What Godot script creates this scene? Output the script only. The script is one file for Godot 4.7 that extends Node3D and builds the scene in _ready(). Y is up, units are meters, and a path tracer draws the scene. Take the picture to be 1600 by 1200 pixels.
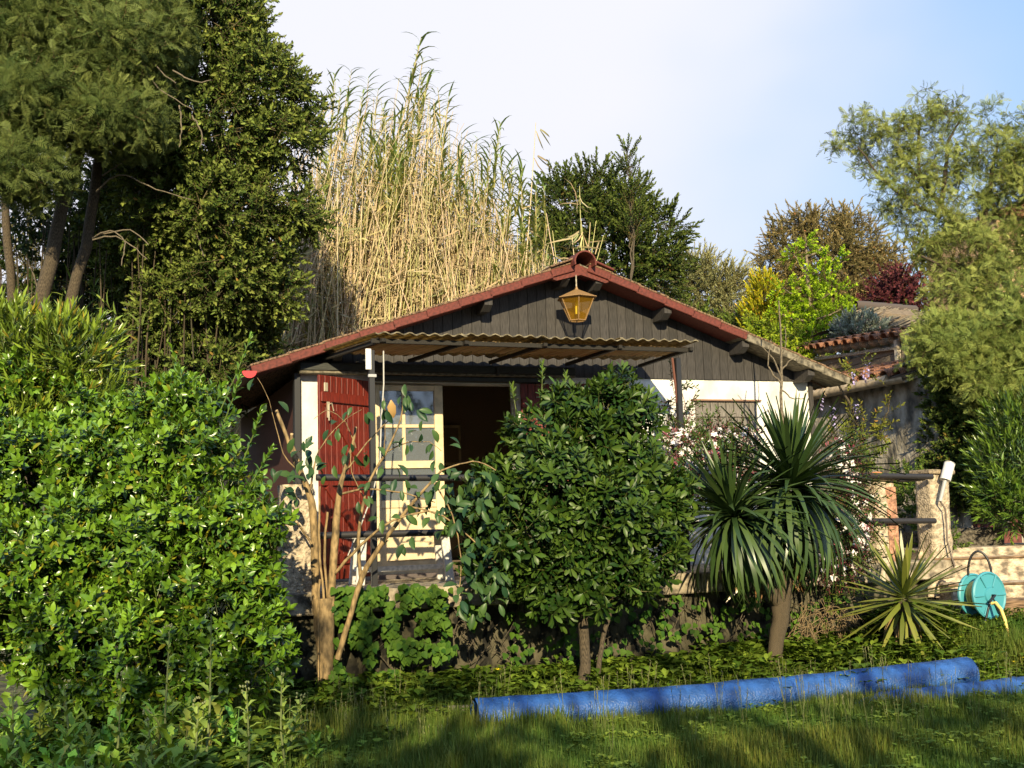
extends Node3D
# A hut on a garden terrace among trees, canes and hedges.

const F := 1742.0                       # the photograph's focal length, in its own pixels
const EYE := Vector3(0, 1.6, 0)
const LIP := 1.68                       # the terrace edge, metres in front of the facade
var aim: Basis
var house_frame: Transform3D
var rng := RandomNumberGenerator.new()
var wobble := FastNoiseLite.new()
var taken := {}
var mats := {}
var texs := {}




func _ready() -> void:
	rng.seed = 20
	wobble.seed = 5
	wobble.frequency = 0.05
	aim = Basis(Vector3.RIGHT, deg_to_rad(6.86)) * Basis(Vector3.BACK, deg_to_rad(-1.70))
	house_frame = Transform3D(Basis(Vector3.UP, deg_to_rad(20.61)), Vector3(-2.217, 1.005, -11.555))
	# camera
	var cam := Camera3D.new()
	cam.name = "camera"
	cam.fov = rad_to_deg(2.0 * atan(600.0 / F))
	cam.near = 0.05
	cam.far = 400.0
	cam.transform = Transform3D(aim, EYE)
	add_child(cam)
	# sky, exposure
	var env := Environment.new()
	env.background_mode = Environment.BG_SKY
	env.sky = Sky.new()
	env.sky.sky_material = make_sky()
	env.background_energy_multiplier = 1.0
	env.tonemap_mode = Environment.TONE_MAPPER_LINEAR
	env.tonemap_exposure = 1.6
	env.sdfgi_enabled = true
	env.ssao_enabled = true
	env.ssil_enabled = true
	var we := WorldEnvironment.new()
	we.name = "sky"
	we.environment = env
	add_child(we)
	# sun: low behind the camera
	var sun := DirectionalLight3D.new()
	sun.name = "sun"
	sun.light_energy = 1.6
	sun.light_color = Color(1.0, 0.93, 0.76)
	sun.light_angular_distance = 0.5
	sun.shadow_enabled = true
	var az := deg_to_rad(3.0)
	var el := deg_to_rad(21.0)
	var to_sun := Vector3(sin(az) * cos(el), sin(el), cos(az) * cos(el))
	sun.transform = Transform3D(Basis.looking_at(-to_sun, Vector3.UP), Vector3(0, 20, 10))
	add_child(sun)
	# the place, then the things in it
	make_ground()
	make_terrace()
	make_house()
	make_canopy()
	make_lantern()
	make_railing()
	make_bench()
	make_outbuildings()
	make_steps()
	make_reel()
	make_pool_cover()
	make_small_things()
	make_far_trees()
	make_trees_behind()
	make_canes()
	make_left_trees()
	make_right_plants()
	make_hedge()
	make_center_bush()
	make_yuccas()
	make_jasmine()
	make_pruned_tree()
	make_ivy()
	make_ground_plants()
	make_lawn()


func make_sky() -> PanoramaSkyMaterial:
	var w := 768
	var h := 384
	var im := Image.create(w, h, false, Image.FORMAT_RGBF)
	var nz := FastNoiseLite.new()
	nz.seed = 11
	nz.frequency = 1.1
	nz.fractal_octaves = 5
	var bank := Vector3(-0.20, 0.46, -1.0).normalized()
	for y in h:
		var up := (0.5 - (y + 0.5) / h) * PI
		for x in w:
			var a := (x + 0.5) / w * TAU
			var d := Vector3(sin(a) * cos(up), sin(up), -cos(a) * cos(up))
			var t := clampf(sin(up), 0.0, 1.0)
			var sky := Color(0.40, 0.55, 0.70).lerp(Color(0.16, 0.30, 0.60), 1.0 - pow(1.0 - t, 1.6))
			var n := nz.get_noise_3d(d.x, d.y * 1.9, d.z) + 0.35 * nz.get_noise_3d(d.x * 3.0 + 9.0, d.y * 5.0, d.z * 3.0)
			var cloud := smoothstep(0.02, 0.5, n) * 0.75
			cloud = maxf(cloud, smoothstep(0.80, 0.955, d.dot(bank) + n * 0.07))
			cloud = maxf(cloud, (1.0 - smoothstep(0.0, 0.34, t)) * 0.55)
			var c := sky.lerp(Color(0.585, 0.59, 0.65), cloud)
			im.set_pixel(x, y, c)
	var m := PanoramaSkyMaterial.new()
	m.panorama = ImageTexture.create_from_image(im)
	return m


# ---------- mesh builder ----------
class MB:
	var v := PackedVector3Array()
	var n := PackedVector3Array()
	var c := PackedColorArray()
	var ix := PackedInt32Array()

	func vert(p: Vector3, nn: Vector3, col: Color) -> int:
		v.push_back(p)
		n.push_back(nn)
		c.push_back(col)
		return v.size() - 1

	func face(i: int, j: int, k: int) -> void:   # counter-clockwise from outside
		ix.push_back(i)
		ix.push_back(k)
		ix.push_back(j)

	func poly(pts: Array, col: Color) -> void:
		var nn: Vector3 = (pts[1] - pts[0]).cross(pts[2] - pts[0]).normalized()
		var s := v.size()
		for p in pts:
			vert(p, nn, col)
		for k in range(1, pts.size() - 1):
			face(s, s + k, s + k + 1)

	func conv(pts: Array, mid: Vector3, col: Color) -> void:
		var nn: Vector3 = (pts[1] - pts[0]).cross(pts[2] - pts[0])
		if nn.dot(pts[0] - mid) < 0.0:
			pts.reverse()
		poly(pts, col)

	func box(t: Transform3D, size: Vector3, bev := 0.0, col := Color.WHITE) -> void:
		var h := size * 0.5
		var b := minf(bev, minf(h.x, minf(h.y, h.z)) * 0.6)
		var sg := [-1.0, 1.0]
		var at := func(k: int, s: Array) -> Vector3:
			var q := Vector3(s[0] * (h.x - b), s[1] * (h.y - b), s[2] * (h.z - b))
			q[k] = s[k] * h[k]
			return t * q
		for k in 3:
			var l := (k + 1) % 3
			var m := (k + 2) % 3
			for a in sg:
				var ring := []
				for bb in [[-1.0, -1.0], [1.0, -1.0], [1.0, 1.0], [-1.0, 1.0]]:
					var s := [0.0, 0.0, 0.0]
					s[k] = a
					s[l] = bb[0]
					s[m] = bb[1]
					ring.append(at.call(k, s))
				conv(ring, t.origin, col)
				if b <= 0.0:
					continue
				for a2 in sg:
					var lo := [0.0, 0.0, 0.0]
					lo[k] = a
					lo[l] = a2
					lo[m] = -1.0
					var hi: Array = lo.duplicate()
					hi[m] = 1.0
					conv([at.call(k, lo), at.call(k, hi), at.call(l, hi), at.call(l, lo)], t.origin, col)
		if b > 0.0:
			for x in sg:
				for y in sg:
					for z in sg:
						var s := [x, y, z]
						conv([at.call(0, s), at.call(1, s), at.call(2, s)], t.origin, col)

	func tube(pts: Array, radii: Array, sides: int, col := Color.WHITE, capped := true, col2 = null) -> void:
		var d0: Vector3 = (pts[1] - pts[0]).normalized()
		var side := d0.cross(Vector3(0.31, 0.17, 0.93)).normalized()
		var s := v.size()
		for k in pts.size():
			var d: Vector3 = (pts[mini(k + 1, pts.size() - 1)] - pts[maxi(k - 1, 0)]).normalized()
			side = (side - d * side.dot(d)).normalized()
			var up := d.cross(side)
			var cc: Color = col if col2 == null else col.lerp(col2, float(k) / (pts.size() - 1))
			for j in sides:
				var a := TAU * j / sides
				var nn := side * cos(a) + up * sin(a)
				vert(pts[k] + nn * radii[k], nn, cc)
		for k in pts.size() - 1:
			for j in sides:
				var a := s + k * sides + j
				var b := s + k * sides + (j + 1) % sides
				face(a, b, a + sides)
				face(b, b + sides, a + sides)
		if capped:
			for e in [0, pts.size() - 1]:
				var ring := []
				for j in sides:
					ring.append(v[s + e * sides + j])
				var inside: Vector3 = pts[1] if e == 0 else pts[e - 1]
				conv(ring, inside, col)

	func lathe(t: Transform3D, prof: Array, sides: int, col := Color.WHITE) -> void:
		for k in prof.size() - 1:
			var a: Vector2 = prof[k]
			var b: Vector2 = prof[k + 1]
			var sl := Vector2(b.y - a.y, a.x - b.x).normalized()
			var s := v.size()
			for j in sides + 1:
				var an := TAU * j / sides
				var o := Vector3(cos(an), 0, sin(an))
				var nn := (t.basis * (o * sl.x + Vector3.UP * sl.y)).normalized()
				vert(t * (o * a.x + Vector3.UP * a.y), nn, col)
				vert(t * (o * b.x + Vector3.UP * b.y), nn, col)
			for j in sides:
				var q := s + j * 2
				face(q, q + 1, q + 2)
				face(q + 1, q + 3, q + 2)

	func extrude(pg: PackedVector2Array, z0: float, z1: float, t: Transform3D, col := Color.WHITE) -> void:
		var tr := Geometry2D.triangulate_polygon(pg)
		var area := 0.0
		for k in pg.size():
			area += pg[k].cross(pg[(k + 1) % pg.size()])
		var ccw := area > 0.0
		for zz in [z0, z1]:
			var nn := (t.basis * Vector3(0, 0, 1.0 if zz == z1 else -1.0)).normalized()
			var s := v.size()
			for p in pg:
				vert(t * Vector3(p.x, p.y, zz), nn, col)
			for k in range(0, tr.size(), 3):
				var i0 := s + tr[k]
				var i1 := s + tr[k + 1]
				var i2 := s + tr[k + 2]
				var g := (v[i1] - v[i0]).cross(v[i2] - v[i0])
				if g.dot(nn) > 0.0:
					face(i0, i1, i2)
				else:
					face(i0, i2, i1)
		for k in pg.size():
			var a := pg[k]
			var b := pg[(k + 1) % pg.size()]
			if not ccw:
				var w := a
				a = b
				b = w
			poly([t * Vector3(a.x, a.y, z0), t * Vector3(b.x, b.y, z0), t * Vector3(b.x, b.y, z1), t * Vector3(a.x, a.y, z1)], col)

	# A leaf that grows along +Y with its upper face towards +Z, bending over by droop radians; half-widths along it in shape.
	func leaf(t: Transform3D, long: float, wide: float, shape: Array, droop: float, fold: float, col: Color, tip = null) -> void:
		var p := Vector3.ZERO
		var ang := 0.0
		var last := shape.size() - 1
		var s := v.size()
		var nb := t.basis.orthonormalized()
		for k in shape.size():
			var d := Vector3(0, cos(ang), -sin(ang))
			var nn := Vector3(0, sin(ang), cos(ang))
			var hw: float = shape[k] * wide * 0.5
			var cc: Color = col if tip == null else col.lerp(tip, float(k) / last)
			var lift := nn * absf(hw) * fold
			vert(t * (p + Vector3(-hw, 0, 0) + lift), nb * (nn + Vector3(fold, 0, 0)).normalized(), cc)
			vert(t * p, nb * nn, cc)
			vert(t * (p + Vector3(hw, 0, 0) + lift), nb * (nn + Vector3(-fold, 0, 0)).normalized(), cc)
			p += d * (long / last)
			ang += droop / last
		for k in last:
			var q := s + k * 3
			if shape[k] > 0.0 or k == 0:
				face(q, q + 1, q + 3)
				face(q + 1, q + 2, q + 5)
			if shape[k + 1] > 0.0 or k == last - 1:
				face(q + 1, q + 4, q + 3)
				face(q + 1, q + 5, q + 4)

	func mesh() -> ArrayMesh:
		var m := ArrayMesh.new()
		var a := []
		a.resize(Mesh.ARRAY_MAX)
		a[Mesh.ARRAY_VERTEX] = v
		a[Mesh.ARRAY_NORMAL] = n
		a[Mesh.ARRAY_COLOR] = c
		a[Mesh.ARRAY_INDEX] = ix
		m.add_surface_from_arrays(Mesh.PRIMITIVE_TRIANGLES, a)
		return m


# ---------- nodes ----------
func numbered(parent: Node, called: String) -> String:
	var key := str(parent.get_instance_id()) + called
	var k: int = taken.get(key, 0)
	taken[key] = k + 1
	return called if k == 0 else "%s_%03d" % [called, k]


func tag(o: Node, label := "", category := "", group := "", kind := "") -> Node:
	for p in [["label", label], ["category", category], ["group", group], ["kind", kind]]:
		if p[1] != "":
			o.set_meta(p[0], p[1])
	return o


func thing(called: String, label: String, category: String, at := Transform3D(), group := "") -> Node3D:
	var o := Node3D.new()
	o.name = numbered(self, called)
	add_child(o, true)
	o.transform = at
	tag(o, label, category, group)
	return o


func put(parent: Node, called: String, m, material: Material, at := Transform3D()) -> MeshInstance3D:
	var o := MeshInstance3D.new()
	o.name = numbered(parent, called)
	o.mesh = m.mesh() if m is MB else m
	o.material_override = material
	o.transform = at
	parent.add_child(o, true)
	return o


func pbox(parent: Node, called: String, mid: Vector3, size: Vector3, material: Material, bev := 0.004, turn := Vector3.ZERO) -> MeshInstance3D:
	var b := MB.new()
	b.box(Transform3D(), size, bev)
	return put(parent, called, b, material, Transform3D(Basis.from_euler(turn), mid))


func bar(b: MB, a: Vector3, e: Vector3, wide: float, deep: float, up := Vector3.UP, bev := 0.003) -> void:
	b.box(Transform3D(grow(e - a, up), (a + e) * 0.5), Vector3(wide, a.distance_to(e), deep), bev)


func scatter(parent: Node, called: String, m: Mesh, material: Material, where: Array, tints: Array, kind := "stuff") -> MultiMeshInstance3D:
	var mm := MultiMesh.new()
	mm.transform_format = MultiMesh.TRANSFORM_3D
	mm.use_colors = true
	mm.mesh = m
	mm.instance_count = where.size()
	for i in where.size():
		mm.set_instance_transform(i, where[i])
		mm.set_instance_color(i, tints[i])
	var o := MultiMeshInstance3D.new()
	o.name = numbered(parent, called)
	o.multimesh = mm
	o.material_override = material
	parent.add_child(o, true)
	if kind != "":
		o.set_meta("kind", kind)
	return o


# ---------- numbers ----------
func rf(a: float, b: float) -> float:
	return rng.randf_range(a, b)


func rv() -> Vector3:
	var z := rf(-1, 1)
	var a := rf(0, TAU)
	var r := sqrt(1.0 - z * z)
	return Vector3(r * cos(a), z, r * sin(a))


func lin(r: float, g: float, b: float) -> Color:
	return Color(r, g, b)


func jit(c: Color, by: float) -> Color:
	var k := 1.0 + rf(-by, by)
	return Color(c.r * k * (1.0 + rf(-by, by) * 0.4), c.g * k, c.b * k)


func grow(dir: Vector3, up := Vector3.UP) -> Basis:      # y along dir, z towards up
	var y := dir.normalized()
	var z := up - y * up.dot(y)
	if z.length() < 0.001:
		z = Vector3(0.3, 0.2, 0.9) - y * y.dot(Vector3(0.3, 0.2, 0.9))
	z = z.normalized()
	return Basis(y.cross(z), y, z)


func at_pixel(px: float, py: float, d: float) -> Vector3:     # a point d metres off, on the sight line through a pixel of the photograph
	var r := aim * Vector3((px - 800.0) / F, (600.0 - py) / F, -1.0)
	return EYE + r * (d / -r.z)


func H(u: float, v: float, w: float) -> Vector3:          # house axes: along the facade, up from the terrace, out from the facade
	return house_frame * Vector3(u, v, w)


func land(x: float, z: float) -> float:
	var h := smoothstep(-15.0, -27.0, z) * 2.6 + smoothstep(-27.0, -110.0, z) * 9.0
	h += smoothstep(3.0, 4.7, x) * smoothstep(-9.9, -11.6, z) * 0.42
	h += smoothstep(6.6, 9.5, x) * smoothstep(-9.0, -14.0, z) * 1.1
	h += smoothstep(-4.5, -9.0, x) * 0.4
	return h + wobble.get_noise_2d(x * 6.0, z * 6.0) * 0.04


# ---------- materials ----------
func noise_tex(freq: float, lo: float, hi: float, kind := 0, seed_ := 1, cells := false) -> NoiseTexture2D:
	var key := "%s %s %s %s %s %s" % [freq, lo, hi, kind, seed_, cells]
	if not texs.has(key):
		var nz := FastNoiseLite.new()
		nz.seed = seed_
		nz.frequency = freq
		nz.noise_type = FastNoiseLite.TYPE_CELLULAR if cells else FastNoiseLite.TYPE_SIMPLEX_SMOOTH
		nz.fractal_octaves = 5
		var t := NoiseTexture2D.new()
		t.width = 512
		t.height = 512
		t.seamless = true
		t.noise = nz
		var g := Gradient.new()
		g.offsets = PackedFloat32Array([0.15, 0.5, 0.85]) if kind == 0 else PackedFloat32Array([0.3, 0.46, 0.7])
		g.colors = PackedColorArray([Color(lo, lo, lo), Color(lerpf(lo, hi, 0.62 if kind == 0 else 0.85), lerpf(lo, hi, 0.6 if kind == 0 else 0.85), lerpf(lo, hi, 0.57 if kind == 0 else 0.84)), Color(hi, hi, hi)])
		t.color_ramp = g
		texs[key] = t
	return texs[key]


func paint(called: String, col: Color, rough := 0.8, tex: Texture2D = null, scale := Vector3.ONE, bump := 0.0, bump_tex: Texture2D = null) -> StandardMaterial3D:
	if mats.has(called):
		return mats[called]
	var m := StandardMaterial3D.new()
	m.resource_name = called
	m.albedo_color = col.linear_to_srgb()
	m.roughness = rough
	m.vertex_color_use_as_albedo = true
	if tex:
		m.albedo_texture = tex
		m.uv1_triplanar = true
		m.uv1_scale = scale
	if bump > 0.0:
		m.heightmap_enabled = true
		m.heightmap_texture = bump_tex if bump_tex else tex
		m.heightmap_scale = bump
		m.uv1_triplanar = true
		m.uv1_scale = scale
	mats[called] = m
	return m


func leafy(called: String, rough: float, through: float, spec := 0.5) -> StandardMaterial3D:
	if mats.has(called):
		return mats[called]
	var m := StandardMaterial3D.new()
	m.resource_name = called
	m.albedo_color = Color.WHITE
	m.vertex_color_use_as_albedo = true
	m.roughness = rough
	m.metallic_specular = spec
	m.backlight_enabled = true
	m.backlight = Color(through, through, through * 0.6)
	mats[called] = m
	return m


# ---------- ground and terrace ----------
func make_ground() -> void:
	var xs := []
	var zs := []
	var x := -90.0
	while x < 90.0:
		xs.append(x)
		x += 0.3 if absf(x - 1.0) < 9.0 else 3.0
	var z := 25.0
	while z > -150.0:
		zs.append(z)
		z -= 0.3 if z < -2.0 and z > -20.0 else 3.0
	var b := MB.new()
	for zz in zs:
		for xx in xs:
			var e := 0.1
			var nn := Vector3(land(xx - e, zz) - land(xx + e, zz), 2.0 * e, land(xx, zz - e) - land(xx, zz + e)).normalized()
			b.vert(Vector3(xx, land(xx, zz), zz), nn, Color.WHITE)
	for j in zs.size() - 1:
		for i in xs.size() - 1:
			var q: int = j * xs.size() + i
			b.face(q, q + 1, q + xs.size())
			b.face(q + 1, q + 1 + xs.size(), q + xs.size())
	var soil := paint("soil", lin(0.13, 0.13, 0.05), 0.95, noise_tex(0.02, 0.45, 1.0, 0, 3), Vector3(0.7, 0.7, 0.7), 2.0)
	tag(put(self, "ground", b, soil), "", "", "", "structure")


func make_terrace() -> void:
	var concrete := paint("concrete", lin(0.52, 0.45, 0.33), 0.9, noise_tex(0.012, 0.45, 1.0, 0, 7), Vector3(0.9, 0.9, 0.9), 0.5, noise_tex(0.05, 0.0, 1.0, 0, 8))
	var old := paint("old_render", lin(0.105, 0.092, 0.055), 0.95, noise_tex(0.014, 0.25, 1.0, 1, 9), Vector3(0.8, 0.5, 0.8), 1.2, noise_tex(0.03, 0.0, 1.0, 0, 10))
	var b := MB.new()
	b.box(Transform3D(Basis(), Vector3(3.35, -0.05, -1.95)), Vector3(7.9, 0.1, 7.1), 0.0)
	var fl := put(self, "terrace_floor", b, concrete, house_frame)
	tag(fl, "", "", "", "structure")
	var t := thing("retaining_wall", "low mossy retaining wall under the terrace, half hidden by ivy and bushes", "wall", house_frame)
	# one rough mass of old render, bulging and worn, under a coping of slabs
	var m0 := MB.new()
	var nz := FastNoiseLite.new()
	nz.seed = 12
	nz.frequency = 1.4
	nz.fractal_octaves = 5
	var nu := 150
	var nv := 24
	for j in nv + 1:
		for i in nu + 1:
			var u := lerpf(-0.68, 7.22, float(i) / nu)
			var v := lerpf(-1.3, -0.19, float(j) / nv)
			m0.vert(Vector3(u, v, 1.56 + nz.get_noise_2d(u, v) * 0.07 + absf(nz.get_noise_2d(u * 5.0, v * 5.0)) * 0.02), Vector3.ZERO, Color.WHITE)
	for j in nv:
		for i in nu:
			var q := j * (nu + 1) + i
			m0.face(q, q + 1, q + nu + 1)
			m0.face(q + 1, q + nu + 2, q + nu + 1)
	for f in range(0, m0.ix.size(), 3):
		var nn := (m0.v[m0.ix[f + 2]] - m0.v[m0.ix[f]]).cross(m0.v[m0.ix[f + 1]] - m0.v[m0.ix[f]])
		for q in 3:
			m0.n[m0.ix[f + q]] += nn
	for q in m0.n.size():
		m0.n[q] = m0.n[q].normalized()
	m0.box(Transform3D(Basis(), Vector3(3.27, -0.75, 1.34)), Vector3(7.9, 1.1, 0.3), 0.0)
	put(t, "wall_body", m0, old)
	var u2 := -0.7
	while u2 < 7.2:
		var wide := minf(rf(0.95, 1.2), 7.25 - u2)
		var m := MB.new()
		m.box(Transform3D(), Vector3(wide - 0.006, 0.2, 0.42), 0.012, jit(Color(0.95, 0.95, 0.95), 0.06))
		put(t, "coping_slab", m, concrete, Transform3D(Basis(), Vector3(u2 + wide * 0.5, -0.098, LIP - 0.2)))
		u2 += wide


# ---------- the hut ----------
const RIDGE := Vector2(3.1, 3.42)
const EAVE_L := Vector2(-0.52, 2.15)
const EAVE_R := Vector2(6.62, 2.15)


func roof_at(u: float) -> float:
	if u < RIDGE.x:
		return lerpf(EAVE_L.y, RIDGE.y, (u - EAVE_L.x) / (RIDGE.x - EAVE_L.x))
	return lerpf(RIDGE.y, EAVE_R.y, (u - RIDGE.x) / (EAVE_R.x - RIDGE.x))


func make_house() -> void:
	var grain := noise_tex(0.03, 0.62, 1.0, 0, 21)
	var white := paint("white_plaster", lin(0.80, 0.78, 0.72), 0.9, noise_tex(0.01, 0.84, 1.0, 0, 22), Vector3(0.5, 0.35, 0.5), 0.25, noise_tex(0.06, 0.0, 1.0, 0, 23))
	var boardm := paint("dark_boards", lin(0.062, 0.055, 0.052), 0.75, grain, Vector3(5.0, 0.45, 5.0), 0.15)
	var red := paint("red_paint", lin(0.235, 0.026, 0.012), 0.55, grain, Vector3(4.0, 0.4, 4.0), 0.08)
	var redtile := paint("red_tile", lin(0.165, 0.034, 0.022), 0.75, noise_tex(0.02, 0.72, 1.0, 0, 24), Vector3(2.2, 2.2, 2.2), 0.2)
	var tile := paint("weathered_tile", lin(0.25, 0.15, 0.085), 0.9, noise_tex(0.025, 0.4, 1.0, 1, 25), Vector3(2, 2, 2), 0.4)
	var cement := paint("grey_cement", lin(0.27, 0.235, 0.17), 0.9, noise_tex(0.02, 0.5, 1.0, 0, 26), Vector3(1.2, 1.2, 1.2), 0.3)
	var beamm := paint("green_black_beam", lin(0.032, 0.034, 0.028), 0.6, grain, Vector3(0.6, 4.0, 4.0), 0.1)
	var cream := paint("cream_paint", lin(0.76, 0.61, 0.38), 0.5, noise_tex(0.015, 0.86, 1.0, 0, 27), Vector3(0.8, 0.8, 0.8))
	var inside := paint("brown_boards", lin(0.46, 0.33, 0.21), 0.8, grain, Vector3(4, 4, 0.5))
	var greyw := paint("grey_shutter_wood", lin(0.25, 0.225, 0.20), 0.85, grain, Vector3(5.0, 0.5, 5.0), 0.15)
	var iron := paint("worn_iron", lin(0.42, 0.36, 0.26), 0.5)
	var h := thing("garden_hut", "low white hut with dark boarded gable, red-edged roof and red shutters", "house", house_frame)
	# plastered front in pieces round the openings, other walls, floor, ceiling
	var low := -0.02
	for p in [[0.0, 0.75, low, 2.17], [0.75, 2.42, 2.08, 2.17], [2.42, 4.68, low, 2.17], [4.68, 5.54, low, 0.95], [4.68, 5.54, 1.91, 2.17], [5.54, 6.29, low, 2.17]]:
		pbox(h, "front_wall", Vector3((p[0] + p[1]) * 0.5, (p[2] + p[3]) * 0.5, -0.1), Vector3(p[1] - p[0], p[3] - p[2], 0.2), white, 0.0)
	pbox(h, "side_wall", Vector3(0.09, 1.07, -2.6), Vector3(0.18, 2.18, 4.79), paint("dark_red_wall", lin(0.085, 0.02, 0.013), 0.8, grain, Vector3(3, 0.5, 3)), 0.0)
	for p in [[-5.0, -3.4, 0.0, 2.16], [-1.6, -0.205, 0.0, 2.16], [-3.4, -1.6, 0.0, 0.9], [-3.4, -1.6, 2.0, 2.16]]:
		pbox(h, "side_wall", Vector3(6.2, (p[2] + p[3]) * 0.5, (p[0] + p[1]) * 0.5), Vector3(0.18, p[3] - p[2], p[1] - p[0]), white, 0.0)
	var gb := MB.new()
	gb.extrude(PackedVector2Array([Vector2(0, 0), Vector2(6.29, 0), Vector2(6.29, 2.1), Vector2(3.15, 3.18), Vector2(0, 2.1)]), -5.2, -5.0, Transform3D())
	put(h, "back_wall", gb, inside)
	pbox(h, "corner_post", Vector3(-0.035, 1.06, 0.02), Vector3(0.068, 2.2, 0.1), paint("black_paint", lin(0.018, 0.018, 0.02), 0.45), 0.006)
	pbox(h, "corner_post", Vector3(6.315, 1.06, 0.0), Vector3(0.05, 2.2, 0.08), boardm, 0.006)
	# gable boards, each a board of its own
	var u := 0.0
	while u < 6.29:
		var wide := minf(0.112, 6.29 - u)
		var lowv := 2.173
		if u < 2.9:
			lowv = 2.262
		var ends := [roof_at(u + 0.003) - 0.05, roof_at(u + wide - 0.003) - 0.05]
		if minf(ends[0], ends[1]) > lowv + 0.02:
			var m := MB.new()
			var k := rf(0.68, 1.25)
			m.extrude(PackedVector2Array([Vector2(u + 0.003, lowv), Vector2(u + wide - 0.003, lowv), Vector2(u + wide - 0.003, ends[1]), Vector2(u + 0.003, ends[0])]), -0.02, 0.022 + rf(-0.002, 0.002), Transform3D(), Color(k, k, k))
			put(h, "gable_board", m, boardm)
		u += 0.112
	gb = MB.new()
	gb.extrude(PackedVector2Array([Vector2(0, 2.172), Vector2(6.29, 2.172), Vector2(3.15, 3.2)]), -0.06, -0.022, Transform3D())
	put(h, "gable_backing", gb, beamm)
	# long dark beam over the doors, with the sliding track below it
	pbox(h, "lintel_beam", Vector3(1.52, 2.215, 0.11), Vector3(3.1, 0.085, 0.16), beamm, 0.008)
	pbox(h, "lintel_trim", Vector3(1.52, 2.158, 0.12), Vector3(3.1, 0.024, 0.12), cement, 0.004)
	pbox(h, "shutter_track", Vector3(1.72, 2.115, 0.07), Vector3(2.0, 0.05, 0.1), beamm, 0.005)
	pbox(h, "track_bracket", Vector3(2.13, 2.2, 0.205), Vector3(0.03, 0.1, 0.03), beamm, 0.004)
	# purlins that stick out under the verge
	for pu in [0.35, 2.0, 2.93, 3.34, 4.2, 5.22, 6.12]:
		var top: float = roof_at(pu) - 0.055
		var m := MB.new()
		m.extrude(PackedVector2Array([Vector2(-0.02, -0.13), Vector2(0.2, -0.13), Vector2(0.3, -0.07), Vector2(0.3, 0.0), Vector2(-0.02, 0.0)]), -0.045, 0.045, Transform3D(Basis(Vector3(0, 0, 1), Vector3.UP, Vector3(-1, 0, 0)), Vector3(pu, top, 0.03)))
		put(h, "purlin_end", m, boardm)
	# roof slopes
	for side in 2:
		var e: Vector2 = EAVE_L if side == 0 else EAVE_R
		var m := MB.new()
		var nrm := (RIDGE - e).orthogonal().normalized()
		if nrm.y < 0.0:
			nrm = -nrm
		m.extrude(PackedVector2Array([e - nrm * 0.04, RIDGE - Vector2(0, 0.04), RIDGE, e]), -5.5, 0.34, Transform3D())
		put(h, "roof_slope", m, cement if side == 1 else redtile)
		# rows of round cover tiles down the slope
		m = MB.new()
		var w := 0.14
		while w > -5.4:
			m.tube([Vector3(e.x, e.y + 0.0, w), Vector3(RIDGE.x, RIDGE.y + 0.0, w)], [0.055, 0.05], 8, jit(Color(0.9, 0.9, 0.9), 0.2), true)
			w -= 0.21
		tag(put(h, "cover_tiles", m, tile), "", "", "", "stuff")
		# verge tiles along the front edge
		var n := 10
		for k in n:
			var t0 := float(k) / n
			var t1 := float(k + 1) / n if k < n - 1 else 0.972
			var a := e.lerp(RIDGE, t0)
			var b := e.lerp(RIDGE, t1)
			var along := (b - a).normalized()
			var painted: bool = side == 0 or k >= 4
			var v := MB.new()
			var lift := 0.012 * (1.0 if side == 0 else 1.0)
			var q0 := Vector3(a.x - along.x * 0.03, a.y - along.y * 0.03 + lift + 0.012, 0)
			var q1 := Vector3(b.x, b.y + lift, 0)
			var up3 := Vector3(nrm.x, nrm.y, 0)
			var lab := "verge_tile"
			# side lip
			bar(v, q0 + Vector3(0, 0, 0.372) - up3 * 0.03, q1 + Vector3(0, 0, 0.372) - up3 * 0.03, 0.086, 0.026, Vector3(0, 0, 1), 0.006)
			var o := put(h, lab, v, redtile if painted else cement)
			# top flange, bare clay where the paint has gone
			v = MB.new()
			bar(v, q0 + Vector3(0, 0, 0.29) + up3 * 0.022, q1 + Vector3(0, 0, 0.29) + up3 * 0.022, 0.2, 0.022, up3, 0.006)
			put(o, "flange", v, tile)
		# painted soffit boards under the overhang
		var s := MB.new()
		var cut := 0.42
		var mid := e.lerp(RIDGE, cut)
		s.extrude(PackedVector2Array([e - nrm * 0.055, mid - nrm * 0.055, mid - nrm * 0.042, e - nrm * 0.042]), 0.03, 0.355, Transform3D())
		put(h, "soffit", s, redtile if side == 0 else cement)
		s = MB.new()
		s.extrude(PackedVector2Array([mid - nrm * 0.055, RIDGE - Vector2(0, 0.058), RIDGE - Vector2(0, 0.045), mid - nrm * 0.042]), 0.03, 0.355, Transform3D())
		put(h, "soffit", s, redtile)
	# ridge: half-round tiles, the first one open to the front
	for k in 12:
		var m := MB.new()
		var r0 := 0.125 if k else 0.135
		var prof := PackedVector2Array()
		for j in 13:
			prof.append(Vector2.from_angle(lerpf(-0.25, PI + 0.25, j / 12.0)) * r0)
		for j in 13:
			prof.append(Vector2.from_angle(lerpf(PI + 0.25, -0.25, j / 12.0)) * (r0 - 0.016))
		m.extrude(prof, -0.46, 0.0, Transform3D(Basis(Vector3.RIGHT, -0.015), Vector3(3.1, 3.405, 0.5 - 0.43 * k)))
		put(h, "ridge_tile", m, redtile)
	var ap := MB.new()
	ap.extrude(PackedVector2Array([Vector2(2.67, 3.25), Vector2(3.1, 3.395), Vector2(3.53, 3.25), Vector2(3.4, 3.21), Vector2(3.1, 3.29), Vector2(2.8, 3.21)]), 0.3, 0.36, Transform3D())
	put(h, "ridge_apron", ap, redtile)
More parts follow.
